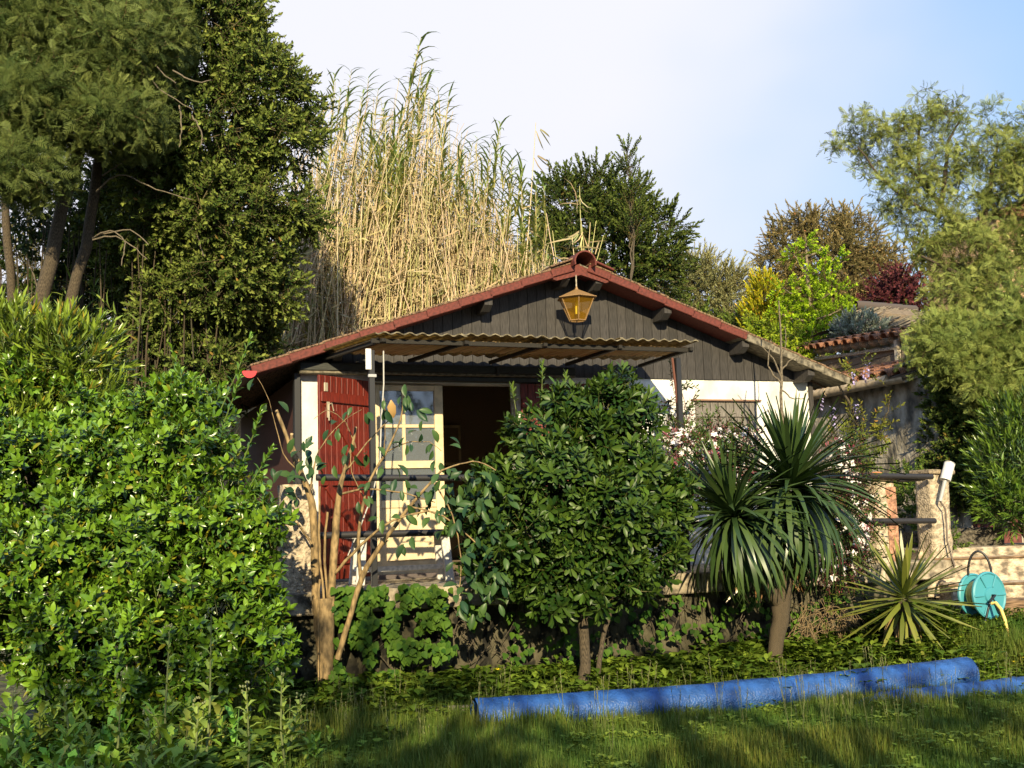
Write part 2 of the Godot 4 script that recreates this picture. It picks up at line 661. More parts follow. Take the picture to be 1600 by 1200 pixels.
	for s in [-1.0, 1.0]:
		var wg := MB.new()
		wg.box(Transform3D(), Vector3(0.3, 0.022, 0.36), 0.006)
		put(h, "ridge_wing", wg, redtile if s > 0.0 else tile, Transform3D(Basis(Vector3(0, 0, 1), -s * 0.36), Vector3(3.1 + s * 0.25, 3.405, 0.25)))
	# half-round gutter at the left eave, its open end painted bright red
	var gp := PackedVector2Array()
	for j in 11:
		gp.append(Vector2.from_angle(lerpf(PI, TAU, j / 10.0)) * 0.068)
	for j in 11:
		gp.append(Vector2.from_angle(lerpf(TAU, PI, j / 10.0)) * 0.058)
	var g := MB.new()
	g.extrude(gp, -5.5, 0.42, Transform3D(Basis(), Vector3(-0.57, 2.12, 0)))
	var gut := put(h, "gutter", g, paint("dark_gutter", lin(0.10, 0.03, 0.025), 0.5))
	var cap := MB.new()
	var cp := PackedVector2Array()
	for j in 13:
		cp.append(Vector2.from_angle(lerpf(PI, TAU, j / 12.0)) * 0.072)
	cap.extrude(cp, 0.42, 0.432, Transform3D(Basis(), Vector3(-0.57, 2.122, 0)))
	tag(put(gut, "gutter_cap", cap, paint("bright_red", lin(0.55, 0.03, 0.035), 0.4)), "bright red half-round gutter end")
	# the room inside: ceiling boards and rafters, a dark picture frame on the back wall
	for side in 2:
		var e: Vector2 = Vector2(0.18, 2.2) if side == 0 else Vector2(6.1, 2.2)
		var top := Vector2(3.15, 3.17)
		var m := MB.new()
		m.extrude(PackedVector2Array([e, top, top + Vector2(0, 0.03), e + Vector2(0, 0.03)]), -4.99, -0.21, Transform3D())
		put(h, "ceiling", m, inside)
		for k in 5:
			m = MB.new()
			bar(m, Vector3(e.x, e.y - 0.05, -0.8 - k * 0.95), Vector3(top.x, top.y - 0.05, -0.8 - k * 0.95), 0.09, 0.1, Vector3.UP)
			put(h, "rafter", m, beamm)
	pbox(h, "room_floor", Vector3(3.14, -0.015, -2.6), Vector3(5.9, 0.03, 4.78), paint("floor_tiles", lin(0.42, 0.30, 0.2), 0.6), 0.0)
	var fr := pbox(h, "wall_picture", Vector3(3.1, 1.75, -4.96), Vector3(0.5, 0.62, 0.03), cream, 0.006)
	pbox(fr, "picture_sheet", Vector3(0, 0, 0.012), Vector3(0.42, 0.54, 0.014), inside, 0.002)
	# glazed door leaf, closed: stiles, rails, muntins, panes, panelled foot
	var door := MB.new()
	var z0 := -0.055
	for p in [[0.76, 0.86, 0.0, 2.06], [1.47, 1.565, 0.0, 2.06]]:
		door.box(Transform3D(Basis(), Vector3((p[0] + p[1]) * 0.5, (p[2] + p[3]) * 0.5, z0)), Vector3(p[1] - p[0], p[3] - p[2], 0.05), 0.004)
	for p in [[2.0, 2.058], [1.16, 1.24], [0.74, 0.82], [0.0, 0.12]]:
		door.box(Transform3D(Basis(), Vector3(1.165, (p[0] + p[1]) * 0.5, z0)), Vector3(0.609, p[1] - p[0], 0.044), 0.004)
	var leafd := put(h, "glazed_door", door, cream)
	for p in [[1.615, 0.036, 0.609]]:
		pbox(leafd, "muntin", Vector3(1.165, p[0], z0), Vector3(p[2], p[1], 0.036), cream, 0.004)
	pbox(leafd, "muntin", Vector3(1.125, 1.424, z0), Vector3(0.036, 0.367, 0.034), cream, 0.004)
	pbox(leafd, "muntin", Vector3(1.125, 1.816, z0), Vector3(0.036, 0.367, 0.034), cream, 0.004)
	pbox(leafd, "muntin", Vector3(1.125, 0.99, z0), Vector3(0.036, 0.339, 0.034), cream, 0.004)
	var glass := StandardMaterial3D.new()
	glass.resource_name = "window_glass"
	glass.transparency = BaseMaterial3D.TRANSPARENCY_ALPHA
	glass.albedo_color = Color(0.6, 0.63, 0.66, 0.22)
	glass.roughness = 0.03
	glass.metallic = 0.45
	glass.metallic_specular = 0.7
	for v in [[1.424, 0.367], [1.816, 0.367], [0.99, 0.339]]:
		pbox(leafd, "pane", Vector3(0.9835, v[0], z0 - 0.004), Vector3(0.247, v[1], 0.004), glass, 0.0, Vector3(0.004, 0.003, 0))
		pbox(leafd, "pane", Vector3(1.306, v[0], z0 - 0.004), Vector3(0.326, v[1], 0.004), glass, 0.0, Vector3(-0.003, -0.004, 0))
	pbox(leafd, "door_panel", Vector3(1.165, 0.43, z0 - 0.006), Vector3(0.609, 0.62, 0.026), cream, 0.0)
	pbox(leafd, "panel_moulding", Vector3(1.165, 0.43, z0 + 0.01), Vector3(0.5, 0.5, 0.014), cream, 0.01)
	pbox(h, "door_sill", Vector3(1.58, 0.02, 0.0), Vector3(1.7, 0.05, 0.26), paint("sill_stone", lin(0.10, 0.08, 0.075), 0.8), 0.008)
	# red shutters, opened against the wall
	for side in 2:
		var len_ := 0.83
		var pivot := Transform3D(Basis(Vector3.UP, deg_to_rad(-(180.0 - 36.0)) if side == 0 else deg_to_rad(-9.0)), Vector3(0.76 if side == 0 else 2.44, 0.0, 0.06))
		# local x runs from the hinge to the free edge; the braced face is at +z for the far one, -z for the near one
		var sgn := -1.0 if side == 0 else 1.0
		var back := MB.new()
		back.box(Transform3D(Basis(), Vector3(len_ * 0.5, 1.07, 0)), Vector3(len_ - 0.02, 1.98, 0.01), 0.0)
		var sh := put(h, "red_shutter", back, red, pivot)
		var nb := 10
		for k in nb:
			var m := MB.new()
			var tone := rf(0.85, 1.1)
			m.box(Transform3D(), Vector3(len_ / nb - 0.006, 2.04, 0.028), 0.004, Color(tone, tone, tone))
			put(sh, "plank", m, red, Transform3D(Basis(), Vector3(len_ * (k + 0.5) / nb, 1.06, 0)))
		for v in [1.86, 1.02, 0.24]:
			pbox(sh, "batten", Vector3(len_ * 0.5, v, sgn * 0.026), Vector3(len_ - 0.03, 0.1, 0.024), red, 0.004)
		for pr in [[Vector2(0.1, 1.07), Vector2(len_ - 0.1, 1.81)], [Vector2(0.1, 0.29), Vector2(len_ - 0.1, 0.97)]]:
			var m := MB.new()
			bar(m, Vector3(pr[0].x, pr[0].y, sgn * 0.026), Vector3(pr[1].x, pr[1].y, sgn * 0.026), 0.09, 0.022, Vector3(0, 0, 1))
			put(sh, "brace", m, red)
		var bolt := MB.new()
		bolt.tube([Vector3(len_ - 0.1, 1.62, sgn * 0.052), Vector3(len_ - 0.1, 1.78, sgn * 0.052), Vector3(len_ - 0.14, 1.80, sgn * 0.052), Vector3(len_ - 0.17, 1.72, sgn * 0.052)], [0.008, 0.008, 0.007, 0.006], 6)
		bolt.box(Transform3D(Basis(), Vector3(len_ - 0.1, 1.73, sgn * 0.044)), Vector3(0.04, 0.16, 0.006), 0.0)
		put(sh, "bolt", bolt, iron)
		pbox(sh, "latch_plate", Vector3(len_ - 0.09, 1.96, sgn * 0.022), Vector3(0.05, 0.09, 0.016), iron, 0.004)
	# grey window shutters, closed
	var ws := pbox(h, "window_frame", Vector3(5.11, 1.43, -0.05), Vector3(0.86, 0.958, 0.04), greyw, 0.0)
	for k in 8:
		pbox(ws, "slat_board", Vector3(-0.376 + 0.1075 * k + (0.0 if k < 4 else 0.0), 0, 0.036), Vector3(0.1, 0.94, 0.02), greyw, 0.004)
	for s in [-1.0, 1.0]:
		for v in [0.33, -0.33]:
			pbox(ws, "crossbar", Vector3(s * 0.215, v, 0.056), Vector3(0.4, 0.07, 0.018), greyw, 0.004)
	pbox(h, "window_lintel", Vector3(5.11, 1.925, 0.012), Vector3(0.96, 0.02, 0.05), paint("rust_line", lin(0.25, 0.14, 0.09), 0.9), 0.003)


# ---------- reed canopy on posts ----------
func make_canopy() -> void:
	var black := paint("black_paint", lin(0.018, 0.018, 0.02), 0.45)
	var timber := paint("dark_timber", lin(0.024, 0.02, 0.016), 0.8, noise_tex(0.03, 0.62, 1.0, 0, 21), Vector3(4, 4, 0.6))
	var reed := paint("old_reed", lin(0.64, 0.48, 0.27), 0.8)
	var sheet := paint("weathered_sheet", lin(0.46, 0.40, 0.27), 0.85, noise_tex(0.02, 0.55, 1.0, 0, 31), Vector3(1.5, 1.5, 1.5))
	sheet.backlight_enabled = true
	sheet.backlight = Color(0.95, 0.85, 0.6)
	reed.backlight_enabled = true
	reed.backlight = Color(0.6, 0.48, 0.3)
	var t := thing("reed_canopy", "reed-lined corrugated canopy on thin black posts in front of the hut", "canopy", house_frame)
	var wf := 1.32
	# point on the roof plane: f 0 at the wall, 1 at the front
	var pt := func(u: float, f: float, dv: float) -> Vector3:
		var skew := (1.0 - f) * 0.33 * (1.0 - clampf((u - 0.5) / 3.4, 0.0, 1.0))
		return Vector3(u - skew, 2.285 + 0.015 * f + dv, lerpf(0.16, wf, f))
	# posts of angle iron
	for p in [[0.47, 2.24], [3.78, 2.24]]:
		var m := MB.new()
		m.box(Transform3D(Basis(), Vector3(p[0], p[1] * 0.5 - 0.01, 1.27)), Vector3(0.052, p[1], 0.012), 0.002)
		m.box(Transform3D(Basis(), Vector3(p[0] - 0.022, p[1] * 0.5 - 0.01, 1.243)), Vector3(0.012, p[1], 0.05), 0.002)
		var o := put(t, "post", m, black)
		if p[0] < 1.0:
			pbox(o, "white_plate", Vector3(p[0] - 0.035, 2.14, 1.277), Vector3(0.055, 0.2, 0.012), paint("white_metal", lin(0.7, 0.7, 0.66), 0.5), 0.002)
			pbox(o, "clamp", Vector3(p[0], 1.98, 1.275), Vector3(0.08, 0.03, 0.03), paint("steel", lin(0.4, 0.4, 0.4), 0.4), 0.004)
	var stay := MB.new()
	bar(stay, Vector3(3.72, 2.23, 1.25), Vector3(3.76, 1.75, 1.24), 0.02, 0.02)
	put(t, "stay", stay, paint("rusty_iron", lin(0.16, 0.06, 0.04), 0.8))
	var fb := MB.new()
	bar(fb, pt.call(0.46, 0.99, 0.012), pt.call(3.93, 0.99, 0.008), 0.035, 0.045)
	put(t, "front_beam", fb, timber)
	# rafters from wall to front, a little past it
	for k in 5:
		var u := 0.55 + 0.835 * k
		var m := MB.new()
		bar(m, pt.call(u, 0.0, 0.012), pt.call(u, 1.05, 0.012), 0.04, 0.036)
		put(t, "rafter", m, timber)
	# reed mats below the sheets, in panels
	for k in 4:
		var m := MB.new()
		var u := 0.52 + 0.86 * k
		var stop := u + 0.84
		var from: float = [0.25, 0.45, 0.4, 0.5][k]
		while u < stop:
			var a: Vector3 = pt.call(u, from + rf(-0.06, 0.05), 0.036 + rf(-0.006, 0.004))
			var b: Vector3 = pt.call(u + rf(-0.02, 0.02), 1.0 + rf(-0.03, 0.015), 0.036 + rf(-0.006, 0.004))
			m.tube([a, b], [0.0062, 0.005], 5, jit(Color(1, 0.95, 0.85), 0.3), false)
			u += 0.0125 if rng.randf() < 0.93 else 0.03
		tag(put(t, "reed_mat", m, reed), "", "", "", "stuff")
	# corrugated sheets
	var u0 := 0.44
	for k in 4:
		var u1 := u0 + 0.92
		var m := MB.new()
		var dip := 0.014 * (k % 2)
		var nn := 36
		var fwd := 1.09 + rf(-0.01, 0.03)
		for lay in 2:
			var s := m.v.size()
			for j in nn + 1:
				var u := lerpf(u0, u1, float(j) / nn)
				var ph := u / 0.125 * TAU
				var hgt := 0.012 * sin(ph)
				var slope := 0.012 * cos(ph) * TAU / 0.125
				var nrm := Vector3(-slope, 1, 0).normalized() * (1.0 if lay == 0 else -1.0)
				for fe in [0.0, fwd]:
					m.vert(pt.call(u, fe, 0.075 + dip + hgt - lay * 0.004), nrm, Color.WHITE)
			for j in nn:
				var q := s + j * 2
				if lay == 0:
					m.face(q, q + 1, q + 2)
					m.face(q + 1, q + 3, q + 2)
				else:
					m.face(q, q + 2, q + 1)
					m.face(q + 1, q + 2, q + 3)
		for j in nn:     # front edge
			var e0: Vector3 = m.v[j * 2 + 1]
			var e1: Vector3 = m.v[j * 2 + 3]
			m.poly([e0 - Vector3(0, 0.011, 0), e1 - Vector3(0, 0.011, 0), e1, e0], Color.WHITE)
		put(t, "corrugated_sheet", m, sheet)
		u0 += 0.86
	# the loose white cable down the near post
	var c := MB.new()
	var cable := [Vector3(0.58, 2.22, 1.29), Vector3(0.575, 1.9, 1.3), Vector3(0.54, 1.5, 1.31), Vector3(0.52, 1.15, 1.33), Vector3(0.43, 0.85, 1.38), Vector3(0.3, 0.55, 1.42), Vector3(0.18, 0.3, 1.44)]
	c.tube(cable, [0.008, 0.008, 0.008, 0.008, 0.008, 0.007, 0.006], 6)
	tag(put(self, "cable", c, paint("grey_white_flex", lin(0.42, 0.40, 0.36), 0.5), house_frame), "pale loose cable hanging down along the left canopy post", "cable")


func make_lantern() -> void:
	var brass := paint("old_brass", lin(0.42, 0.25, 0.10), 0.55, noise_tex(0.03, 0.6, 1.0, 0, 33), Vector3(6, 6, 6))
	var amber := StandardMaterial3D.new()
	amber.resource_name = "amber_glass"
	amber.transparency = BaseMaterial3D.TRANSPARENCY_ALPHA
	amber.albedo_color = Color(0.62, 0.45, 0.04, 0.32)
	amber.roughness = 0.3
	amber.backlight_enabled = true
	amber.backlight = Color(0.5, 0.34, 0.06)
	var o := thing("hanging_lantern", "amber glass lantern hanging from the ridge before the dark gable", "lantern", house_frame * Transform3D(Basis(Vector3.UP, 0.22), Vector3(3.03, 2.76, 0.38)))
	var n := 6
	var ring := func(r: float, y: float, k: int) -> Vector3:
		return Vector3(cos(TAU * k / n), 0, sin(TAU * k / n)) * r + Vector3(0, y, 0)
	var cap := MB.new()
	for k in n:
		cap.conv([ring.call(0.235, 0.255, k), ring.call(0.235, 0.255, k + 1), ring.call(0.03, 0.35, k + 1), ring.call(0.03, 0.35, k)], Vector3(0, 0.2, 0), Color.WHITE)
		cap.conv([ring.call(0.225, 0.247, k), ring.call(0.225, 0.247, k + 1), ring.call(0.03, 0.34, k + 1), ring.call(0.03, 0.34, k)], Vector3(0, 0.6, 0), Color.WHITE)
		bar(cap, ring.call(0.235, 0.252, k), ring.call(0.235, 0.252, k + 1), 0.012, 0.012)
	cap.tube([Vector3(0, 0.34, 0), Vector3(0, 0.39, 0)], [0.03, 0.008], 8)
	put(o, "cap", cap, brass)
	for k in n:
		var m := MB.new()
		m.poly([ring.call(0.09, 0.0, k + 1), ring.call(0.09, 0.0, k), ring.call(0.205, 0.25, k), ring.call(0.205, 0.25, k + 1)], Color.WHITE)
		put(o, "pane", m, amber)
		m = MB.new()
		bar(m, ring.call(0.092, -0.004, k), ring.call(0.208, 0.252, k), 0.011, 0.011, Vector3(0, 0, 1), 0.002)
		put(o, "glazing_bar", m, brass)
	var base := MB.new()
	for k in n:
		bar(base, ring.call(0.09, 0.0, k), ring.call(0.09, 0.0, k + 1), 0.012, 0.012)
	put(o, "base_ring", base, brass)
	var bulb := MB.new()
	bulb.lathe(Transform3D(Basis(), Vector3(0, 0.075, 0)), [Vector2(0, 0), Vector2(0.024, 0.0), Vector2(0.024, 0.08), Vector2(0.02, 0.085), Vector2(0.027, 0.1), Vector2(0.022, 0.125), Vector2(0.01, 0.15), Vector2(0.0, 0.175)], 12)
	put(o, "bulb", bulb, paint("yellow_bulb", lin(0.95, 0.68, 0.05), 0.4))
	var chain := MB.new()
	chain.tube([Vector3(0, 0.38, 0), Vector3(0, 0.52, 0)], [0.005, 0.005], 6)
	for k in 4:
		chain.box(Transform3D(Basis(Vector3.UP, k * 1.57), Vector3(0, 0.4 + k * 0.03, 0)), Vector3(0.016, 0.03, 0.005), 0.0)
	put(o, "chain", chain, paint("worn_iron", lin(0.42, 0.36, 0.26), 0.5))


# ---------- pillars, rails, bench ----------
func rough_pillar(called: String, label: String, u: float, w: float, low: float, high: float, wide: float, mat: Material, slab: bool, lean := 0.0) -> Node3D:
	var t := thing(called, label, "pillar", house_frame * Transform3D(Basis(Vector3(0, 0, 1), lean), Vector3(u, low, w)), "rendered pillars of the terrace railing")
	var m := MB.new()
	var rings := 14
	var nz := FastNoiseLite.new()
	nz.seed = int(u * 100.0) + 500
	nz.frequency = 3.0
	var per := 24
	var s := m.v.size()
	for k in rings + 1:
		var y := (high - low - (0.05 if slab else 0.0)) * k / rings
		for j in per:
			var e := float(j) / per * 4.0
			var side := int(e)
			var f := (e - side) * 2.0 - 1.0
			f = clampf(f, -0.94, 0.94)
			var q: Vector2 = [Vector2(f, 1), Vector2(1, -f), Vector2(-f, -1), Vector2(-1, f)][side] * wide * 0.5
			var d := nz.get_noise_3d(q.x, y, q.y) * 0.03 + nz.get_noise_3d(q.x * 4.0, y * 4.0, q.y * 4.0) * 0.012
			q += q.normalized() * d
			m.vert(Vector3(q.x, y, q.y), Vector3.ZERO, Color.WHITE)
	for k in rings:
		for j in per:
			var a := s + k * per + j
			var b := s + k * per + (j + 1) % per
			m.face(a, a + per, b)
			m.face(b, a + per, b + per)
	var top := []
	for j in per:
		top.append(m.v[s + rings * per + j])
	# normals from the faces
	for f in range(0, m.ix.size(), 3):
		var nn := (m.v[m.ix[f + 2]] - m.v[m.ix[f]]).cross(m.v[m.ix[f + 1]] - m.v[m.ix[f]])
		for q in 3:
			m.n[m.ix[f + q]] += nn
	for q in m.n.size():
		m.n[q] = m.n[q].normalized()
	m.conv(top, Vector3.ZERO, Color.WHITE)
	put(t, "shaft", m, mat)
	if slab:
		pbox(t, "cap_slab", Vector3(0, high - low - 0.025, 0), Vector3(wide + 0.1, 0.05, wide + 0.08), paint("slab_stone", lin(0.42, 0.33, 0.22), 0.9, noise_tex(0.03, 0.5, 1.0, 0, 41), Vector3(2, 2, 2), 0.5), 0.01)
	return t


func make_railing() -> void:
	var creamr := paint("cream_render", lin(0.68, 0.56, 0.41), 0.92, noise_tex(0.02, 0.6, 1.0, 0, 42), Vector3(1.3, 1.3, 1.3), 0.9, noise_tex(0.05, 0.0, 1.0, 0, 43))
	var pinkr := paint("pink_render", lin(0.58, 0.30, 0.19), 0.92, noise_tex(0.02, 0.6, 1.0, 0, 44), Vector3(1.3, 1.3, 1.3), 0.7, noise_tex(0.05, 0.0, 1.0, 0, 43))
	rough_pillar("railing_pillar", "cream rendered pillar at the left terrace corner behind the pruned tree", -0.3, 1.5, -0.2, 0.95, 0.28, creamr, false)
	var p2 := rough_pillar("railing_pillar", "pillar with pinkish faded paint and a small terracotta cap", 6.03, 1.5, -0.05, 0.93, 0.28, creamr, true)
	# the faded pink paint on its right half
	var m := MB.new()
	m.box(Transform3D(Basis(), Vector3(0.07, 0.46, 0.146)), Vector3(0.13, 0.8, 0.012), 0.004)
	m.box(Transform3D(Basis(), Vector3(0.143, 0.46, 0.015)), Vector3(0.012, 0.8, 0.24), 0.004)
	put(p2, "painted_patch", m, pinkr)
	rough_pillar("railing_pillar", "end pillar of the railing carrying the tube lamp beside the steps", 6.76, 1.5, -0.35, 0.99, 0.26, creamr, true, -0.03)
	var pot := MB.new()
	pot.lathe(Transform3D(), [Vector2(0.075, 0), Vector2(0.08, 0.02), Vector2(0.07, 0.04), Vector2(0.04, 0.052), Vector2(0, 0.055)], 14)
	tag(put(self, "clay_cap", pot, paint("terracotta", lin(0.55, 0.22, 0.07), 0.8), house_frame * Transform3D(Basis(), Vector3(6.04, 0.93, 1.5))), "small round terracotta cap on the pinkish pillar", "pot")
	var black := paint("black_pipe", lin(0.03, 0.028, 0.032), 0.55, noise_tex(0.05, 0.7, 1.0, 0, 45), Vector3(3, 3, 3))
	var t := thing("pipe_railing", "two long black pipe rails running between the terrace pillars", "railing", house_frame)
	for r in [[1.0, 0.925], [0.5, 0.445]]:
		m = MB.new()
		var run := []
		var rad := []
		for k in 9:
			run.append(Vector3(lerpf(-0.15, 6.62, k / 8.0), lerpf(r[0], r[1], k / 8.0) + rf(-0.008, 0.008) - 0.01 * sin(k), 1.7 + rf(-0.004, 0.004)))
			rad.append(0.031)
		m.tube(run, rad, 12)
		put(t, "rail", m, black)
	# stub pipes from the rails back towards the hut, behind the pink pillar
	m = MB.new()
	m.tube([Vector3(6.2, 0.885, 1.66), Vector3(6.6, 0.9, 1.6)], [0.028, 0.028], 10)
	put(t, "short_rail", m, black)


func make_bench() -> void:
	var white := paint("white_bench_paint", lin(0.72, 0.70, 0.66), 0.6, noise_tex(0.02, 0.8, 1.0, 0, 46), Vector3(2, 2, 2))
	var t := thing("garden_bench", "small white bench standing before the glazed door on the terrace", "bench", house_frame * Transform3D(Basis(Vector3.UP, 0.05), Vector3(0.84, 0.0, 0.84)))
	pbox(t, "seat", Vector3(0, 0.462, 0), Vector3(1.08, 0.036, 0.32), white, 0.008)
	for sx in [-1.0, 1.0]:
		for sz in [-1.0, 1.0]:
			var m := MB.new()
			bar(m, Vector3(sx * 0.455, 0, sz * 0.125), Vector3(sx * 0.42, 0.445, sz * 0.1), 0.085, 0.04, Vector3(0, 0, 1), 0.006)
			put(t, "leg", m, white)
	pbox(t, "stretcher", Vector3(0, 0.14, 0), Vector3(0.86, 0.05, 0.025), white, 0.005)
	for sx in [-1.0, 1.0]:
		pbox(t, "end_rail", Vector3(sx * 0.44, 0.15, 0), Vector3(0.03, 0.05, 0.22), white, 0.005)


func on_house(px: float, py: float, w: float) -> Vector3:     # house coordinates of the point on plane w that the sight line through a pixel meets
	var inv := house_frame.affine_inverse()
	var o := inv * EYE
	var d := inv.basis * (at_pixel(px, py, 1.0) - EYE)
	return o + d * ((w - o.z) / d.z)


func on_ground(px: float, py: float, y: float) -> Vector3:
	var d := at_pixel(px, py, 1.0) - EYE
	return EYE + d * ((y - EYE.y) / d.y)


# ---------- buildings beside the hut ----------
func make_outbuildings() -> void:
	var grey := paint("grey_render", lin(0.52, 0.47, 0.38), 0.95, noise_tex(0.012, 0.45, 1.0, 0, 51), Vector3(0.6, 0.4, 0.6), 0.9, noise_tex(0.04, 0.0, 1.0, 0, 52))
	var clay := paint("red_clay_tile", lin(0.34, 0.15, 0.075), 0.9, noise_tex(0.03, 0.4, 1.0, 1, 53), Vector3(3, 3, 3), 0.4)
	var creamp := paint("cream_pipe", lin(0.66, 0.52, 0.34), 0.5, noise_tex(0.015, 0.7, 1.0, 0, 54), Vector3(1.2, 1.2, 1.2))
	var plank := paint("weathered_plank", lin(0.30, 0.23, 0.16), 0.9, noise_tex(0.03, 0.5, 1.0, 0, 55), Vector3(0.5, 5, 5), 0.3)
	var mortar := paint("old_mortar", lin(0.55, 0.46, 0.33), 0.95, noise_tex(0.03, 0.5, 1.0, 0, 56), Vector3(2, 2, 2), 0.6)
	var t := thing("grey_annex", "grey rendered annex with cream gutter right of the hut", "annex", house_frame)
	pbox(t, "wall", Vector3(8.27, 0.9, -2.0), Vector3(0.24, 2.75, 4.2), grey, 0.02)
	pbox(t, "end_wall", Vector3(9.1, 0.95, -0.02), Vector3(1.415, 2.85, 0.24), grey, 0.02)
	var slope := Basis(Vector3(0, 0, 1), atan2(0.36, 1.25))
	pbox(t, "roof_deck", Vector3(8.68, 2.5, -2.1), Vector3(1.45, 0.05, 3.9), plank, 0.0, slope.get_euler())
	for k in 15:
		var z := -0.32 - 0.245 * k
		for row in 3:
			var m := MB.new()
			var prof := PackedVector2Array()
			for j in 7:
				prof.append(Vector2.from_angle(PI * j / 6.0) * 0.095)
			for j in 7:
				prof.append(Vector2.from_angle(PI - PI * j / 6.0) * 0.08)
			m.extrude(prof, -0.24, 0.24, Transform3D(), jit(Color.WHITE, 0.25))
			put(t, "roof_tile", m, clay, Transform3D(slope * Basis(Vector3.UP, PI / 2 + rf(-0.03, 0.03)) * Basis(Vector3.RIGHT, 0.05), Vector3(8.16 + row * 0.4, 2.385 + row * 0.118, z)))
	var g := MB.new()
	g.tube([Vector3(7.98, 2.27, -4.0), Vector3(7.98, 2.29, -0.55)], [0.075, 0.075], 16)
	var gut := put(t, "gutter_pipe", g, creamp)
	g = MB.new()
	var half := PackedVector2Array()
	for j in 9:
		half.append(Vector2.from_angle(lerpf(PI, TAU, j / 8.0)) * 0.072)
	for j in 9:
		half.append(Vector2.from_angle(lerpf(TAU, PI, j / 8.0)) * 0.062)
	g.extrude(half, -0.55, -0.22, Transform3D(Basis(), Vector3(7.98, 2.285, 0)))
	put(gut, "open_end", g, creamp)
	for w in [-0.6, -1.9]:
		g = MB.new()
		g.tube([Vector3(7.98, 2.285, w), Vector3(7.98, 2.285, w + 0.03)], [0.081, 0.081], 16)
		put(gut, "collar", g, creamp)
	pbox(t, "flashing", Vector3(8.7, 2.66, -0.28), Vector3(1.5, 0.03, 0.2), paint("lead_flashing", lin(0.12, 0.12, 0.12), 0.7), 0.006, Vector3(0, 0, atan2(0.36, 1.25)))

	var s := thing("plank_shed", "weathered plank-sided shed under a row of broken clay tiles behind the annex", "shed", house_frame)
	# plank side facing the hut
	for k in 4:
		for seg in 2:
			var m := MB.new()
			m.box(Transform3D(), Vector3(0.03, 0.105, 1.32 - 0.01), 0.004, jit(Color.WHITE, 0.2))
			put(s, "siding_plank", m, plank, Transform3D(Basis(Vector3.RIGHT, -0.05 + rf(-0.008, 0.008)), Vector3(9.2 + rf(-0.006, 0.006), 2.56 + 0.112 * k + (0.066 if seg else 0.0), -2.45 - 1.32 * seg)))
	pbox(s, "top_rail", Vector3(9.16, 3.02, -3.1), Vector3(0.05, 0.05, 2.8), mortar, 0.006, Vector3(0.06, 0, 0))
	pbox(s, "corner_post", Vector3(9.17, 2.75, -1.76), Vector3(0.07, 0.62, 0.07), paint("pale_post", lin(0.6, 0.52, 0.4), 0.8), 0.006)
	pbox(s, "end_wall", Vector3(9.75, 2.4, -1.66), Vector3(1.1, 1.5, 0.14), paint("cream_end_wall", lin(0.5, 0.4, 0.27), 0.9, noise_tex(0.03, 0.5, 1.0, 0, 56), Vector3(2, 2, 2)), 0.02)
	pbox(s, "back", Vector3(9.4, 2.45, -3.1), Vector3(0.2, 1.2, 2.7), grey, 0.0)
	for k in 13:
		var z := -1.62 - 0.225 * k
		var y := 3.06 + 0.062 * (-1.62 - z)
		var lump := MB.new()
		lump.lathe(Transform3D(Basis(Vector3(0, 0, 1), 1.2), Vector3.ZERO), [Vector2(0, -0.1), Vector2(0.07, -0.07), Vector2(0.085, 0.0), Vector2(0.07, 0.07), Vector2(0, 0.1)], 10, jit(Color.WHITE, 0.15))
		put(s, "mortar_bed", lump, mortar, Transform3D(Basis(), Vector3(9.2, y + 0.02, z)))
		for row in 2:
			var m := MB.new()
			var prof := PackedVector2Array()
			for j in 7:
				prof.append(Vector2.from_angle(PI * j / 6.0) * 0.085)
			for j in 7:
				prof.append(Vector2.from_angle(PI - PI * j / 6.0) * 0.07)
			m.extrude(prof, -0.22, 0.22, Transform3D(), jit(Color.WHITE, 0.25))
			put(s, "roof_tile", m, clay, Transform3D(Basis(Vector3(0, 0, 1), 0.12) * Basis(Vector3.UP, PI / 2 + rf(-0.06, 0.06)), Vector3(9.2 + row * 0.38, y + 0.05 + row * 0.1, z + rf(-0.02, 0.02))))
	# a thatched roof end and dark sheeting further up the slope
	var th := MB.new()
	var c := at_pixel(1385, 510, 21.0)
	var yaw := Basis(Vector3.UP, 0.5)
	for k in 420:
		var a := Vector3(rf(-0.75, 0.6), 0, rf(-0.8, 0.8))
		var y := 0.35 - absf(a.z) * 0.5
		th.tube([c + yaw * Vector3(a.x - 0.25, y - 0.12, a.z), c + yaw * Vector3(a.x + 0.2, y + 0.05, a.z + rf(-0.05, 0.05))], [0.012, 0.008], 4, jit(Color.WHITE, 0.3), false)
	var tht := thing("thatch_shelter", "small grey thatched shelter under the red-leaved shrub on the slope", "shelter")
	tag(put(tht, "thatch", th, paint("grey_thatch", lin(0.26, 0.21, 0.15), 0.95)), "", "", "", "stuff")
	var rb := MB.new()
	rb.box(Transform3D(yaw, c + Vector3(0, -0.1, 0)), Vector3(1.3, 0.6, 1.3), 0.1)
	put(tht, "walls", rb, plank)
	for k in 4:
		var m := MB.new()
		m.lathe(Transform3D(yaw * Basis(Vector3(0, 0, 1), PI / 2), Vector3.ZERO), [Vector2(0.1, -0.2), Vector2(0.09, 0.2)], 10)
		put(tht, "ridge_tile", m, paint("dark_ridge_tile", lin(0.09, 0.07, 0.06), 0.9), Transform3D(Basis(), c + yaw * Vector3(-0.6 + 0.4 * k, 0.36, 0)))
	var dk := thing("black_sheeting", "crumpled black plastic sheeting lying on the slope above the shed", "sheeting")
	var bm := MB.new()
	var dc := at_pixel(1300, 528, 19.0)
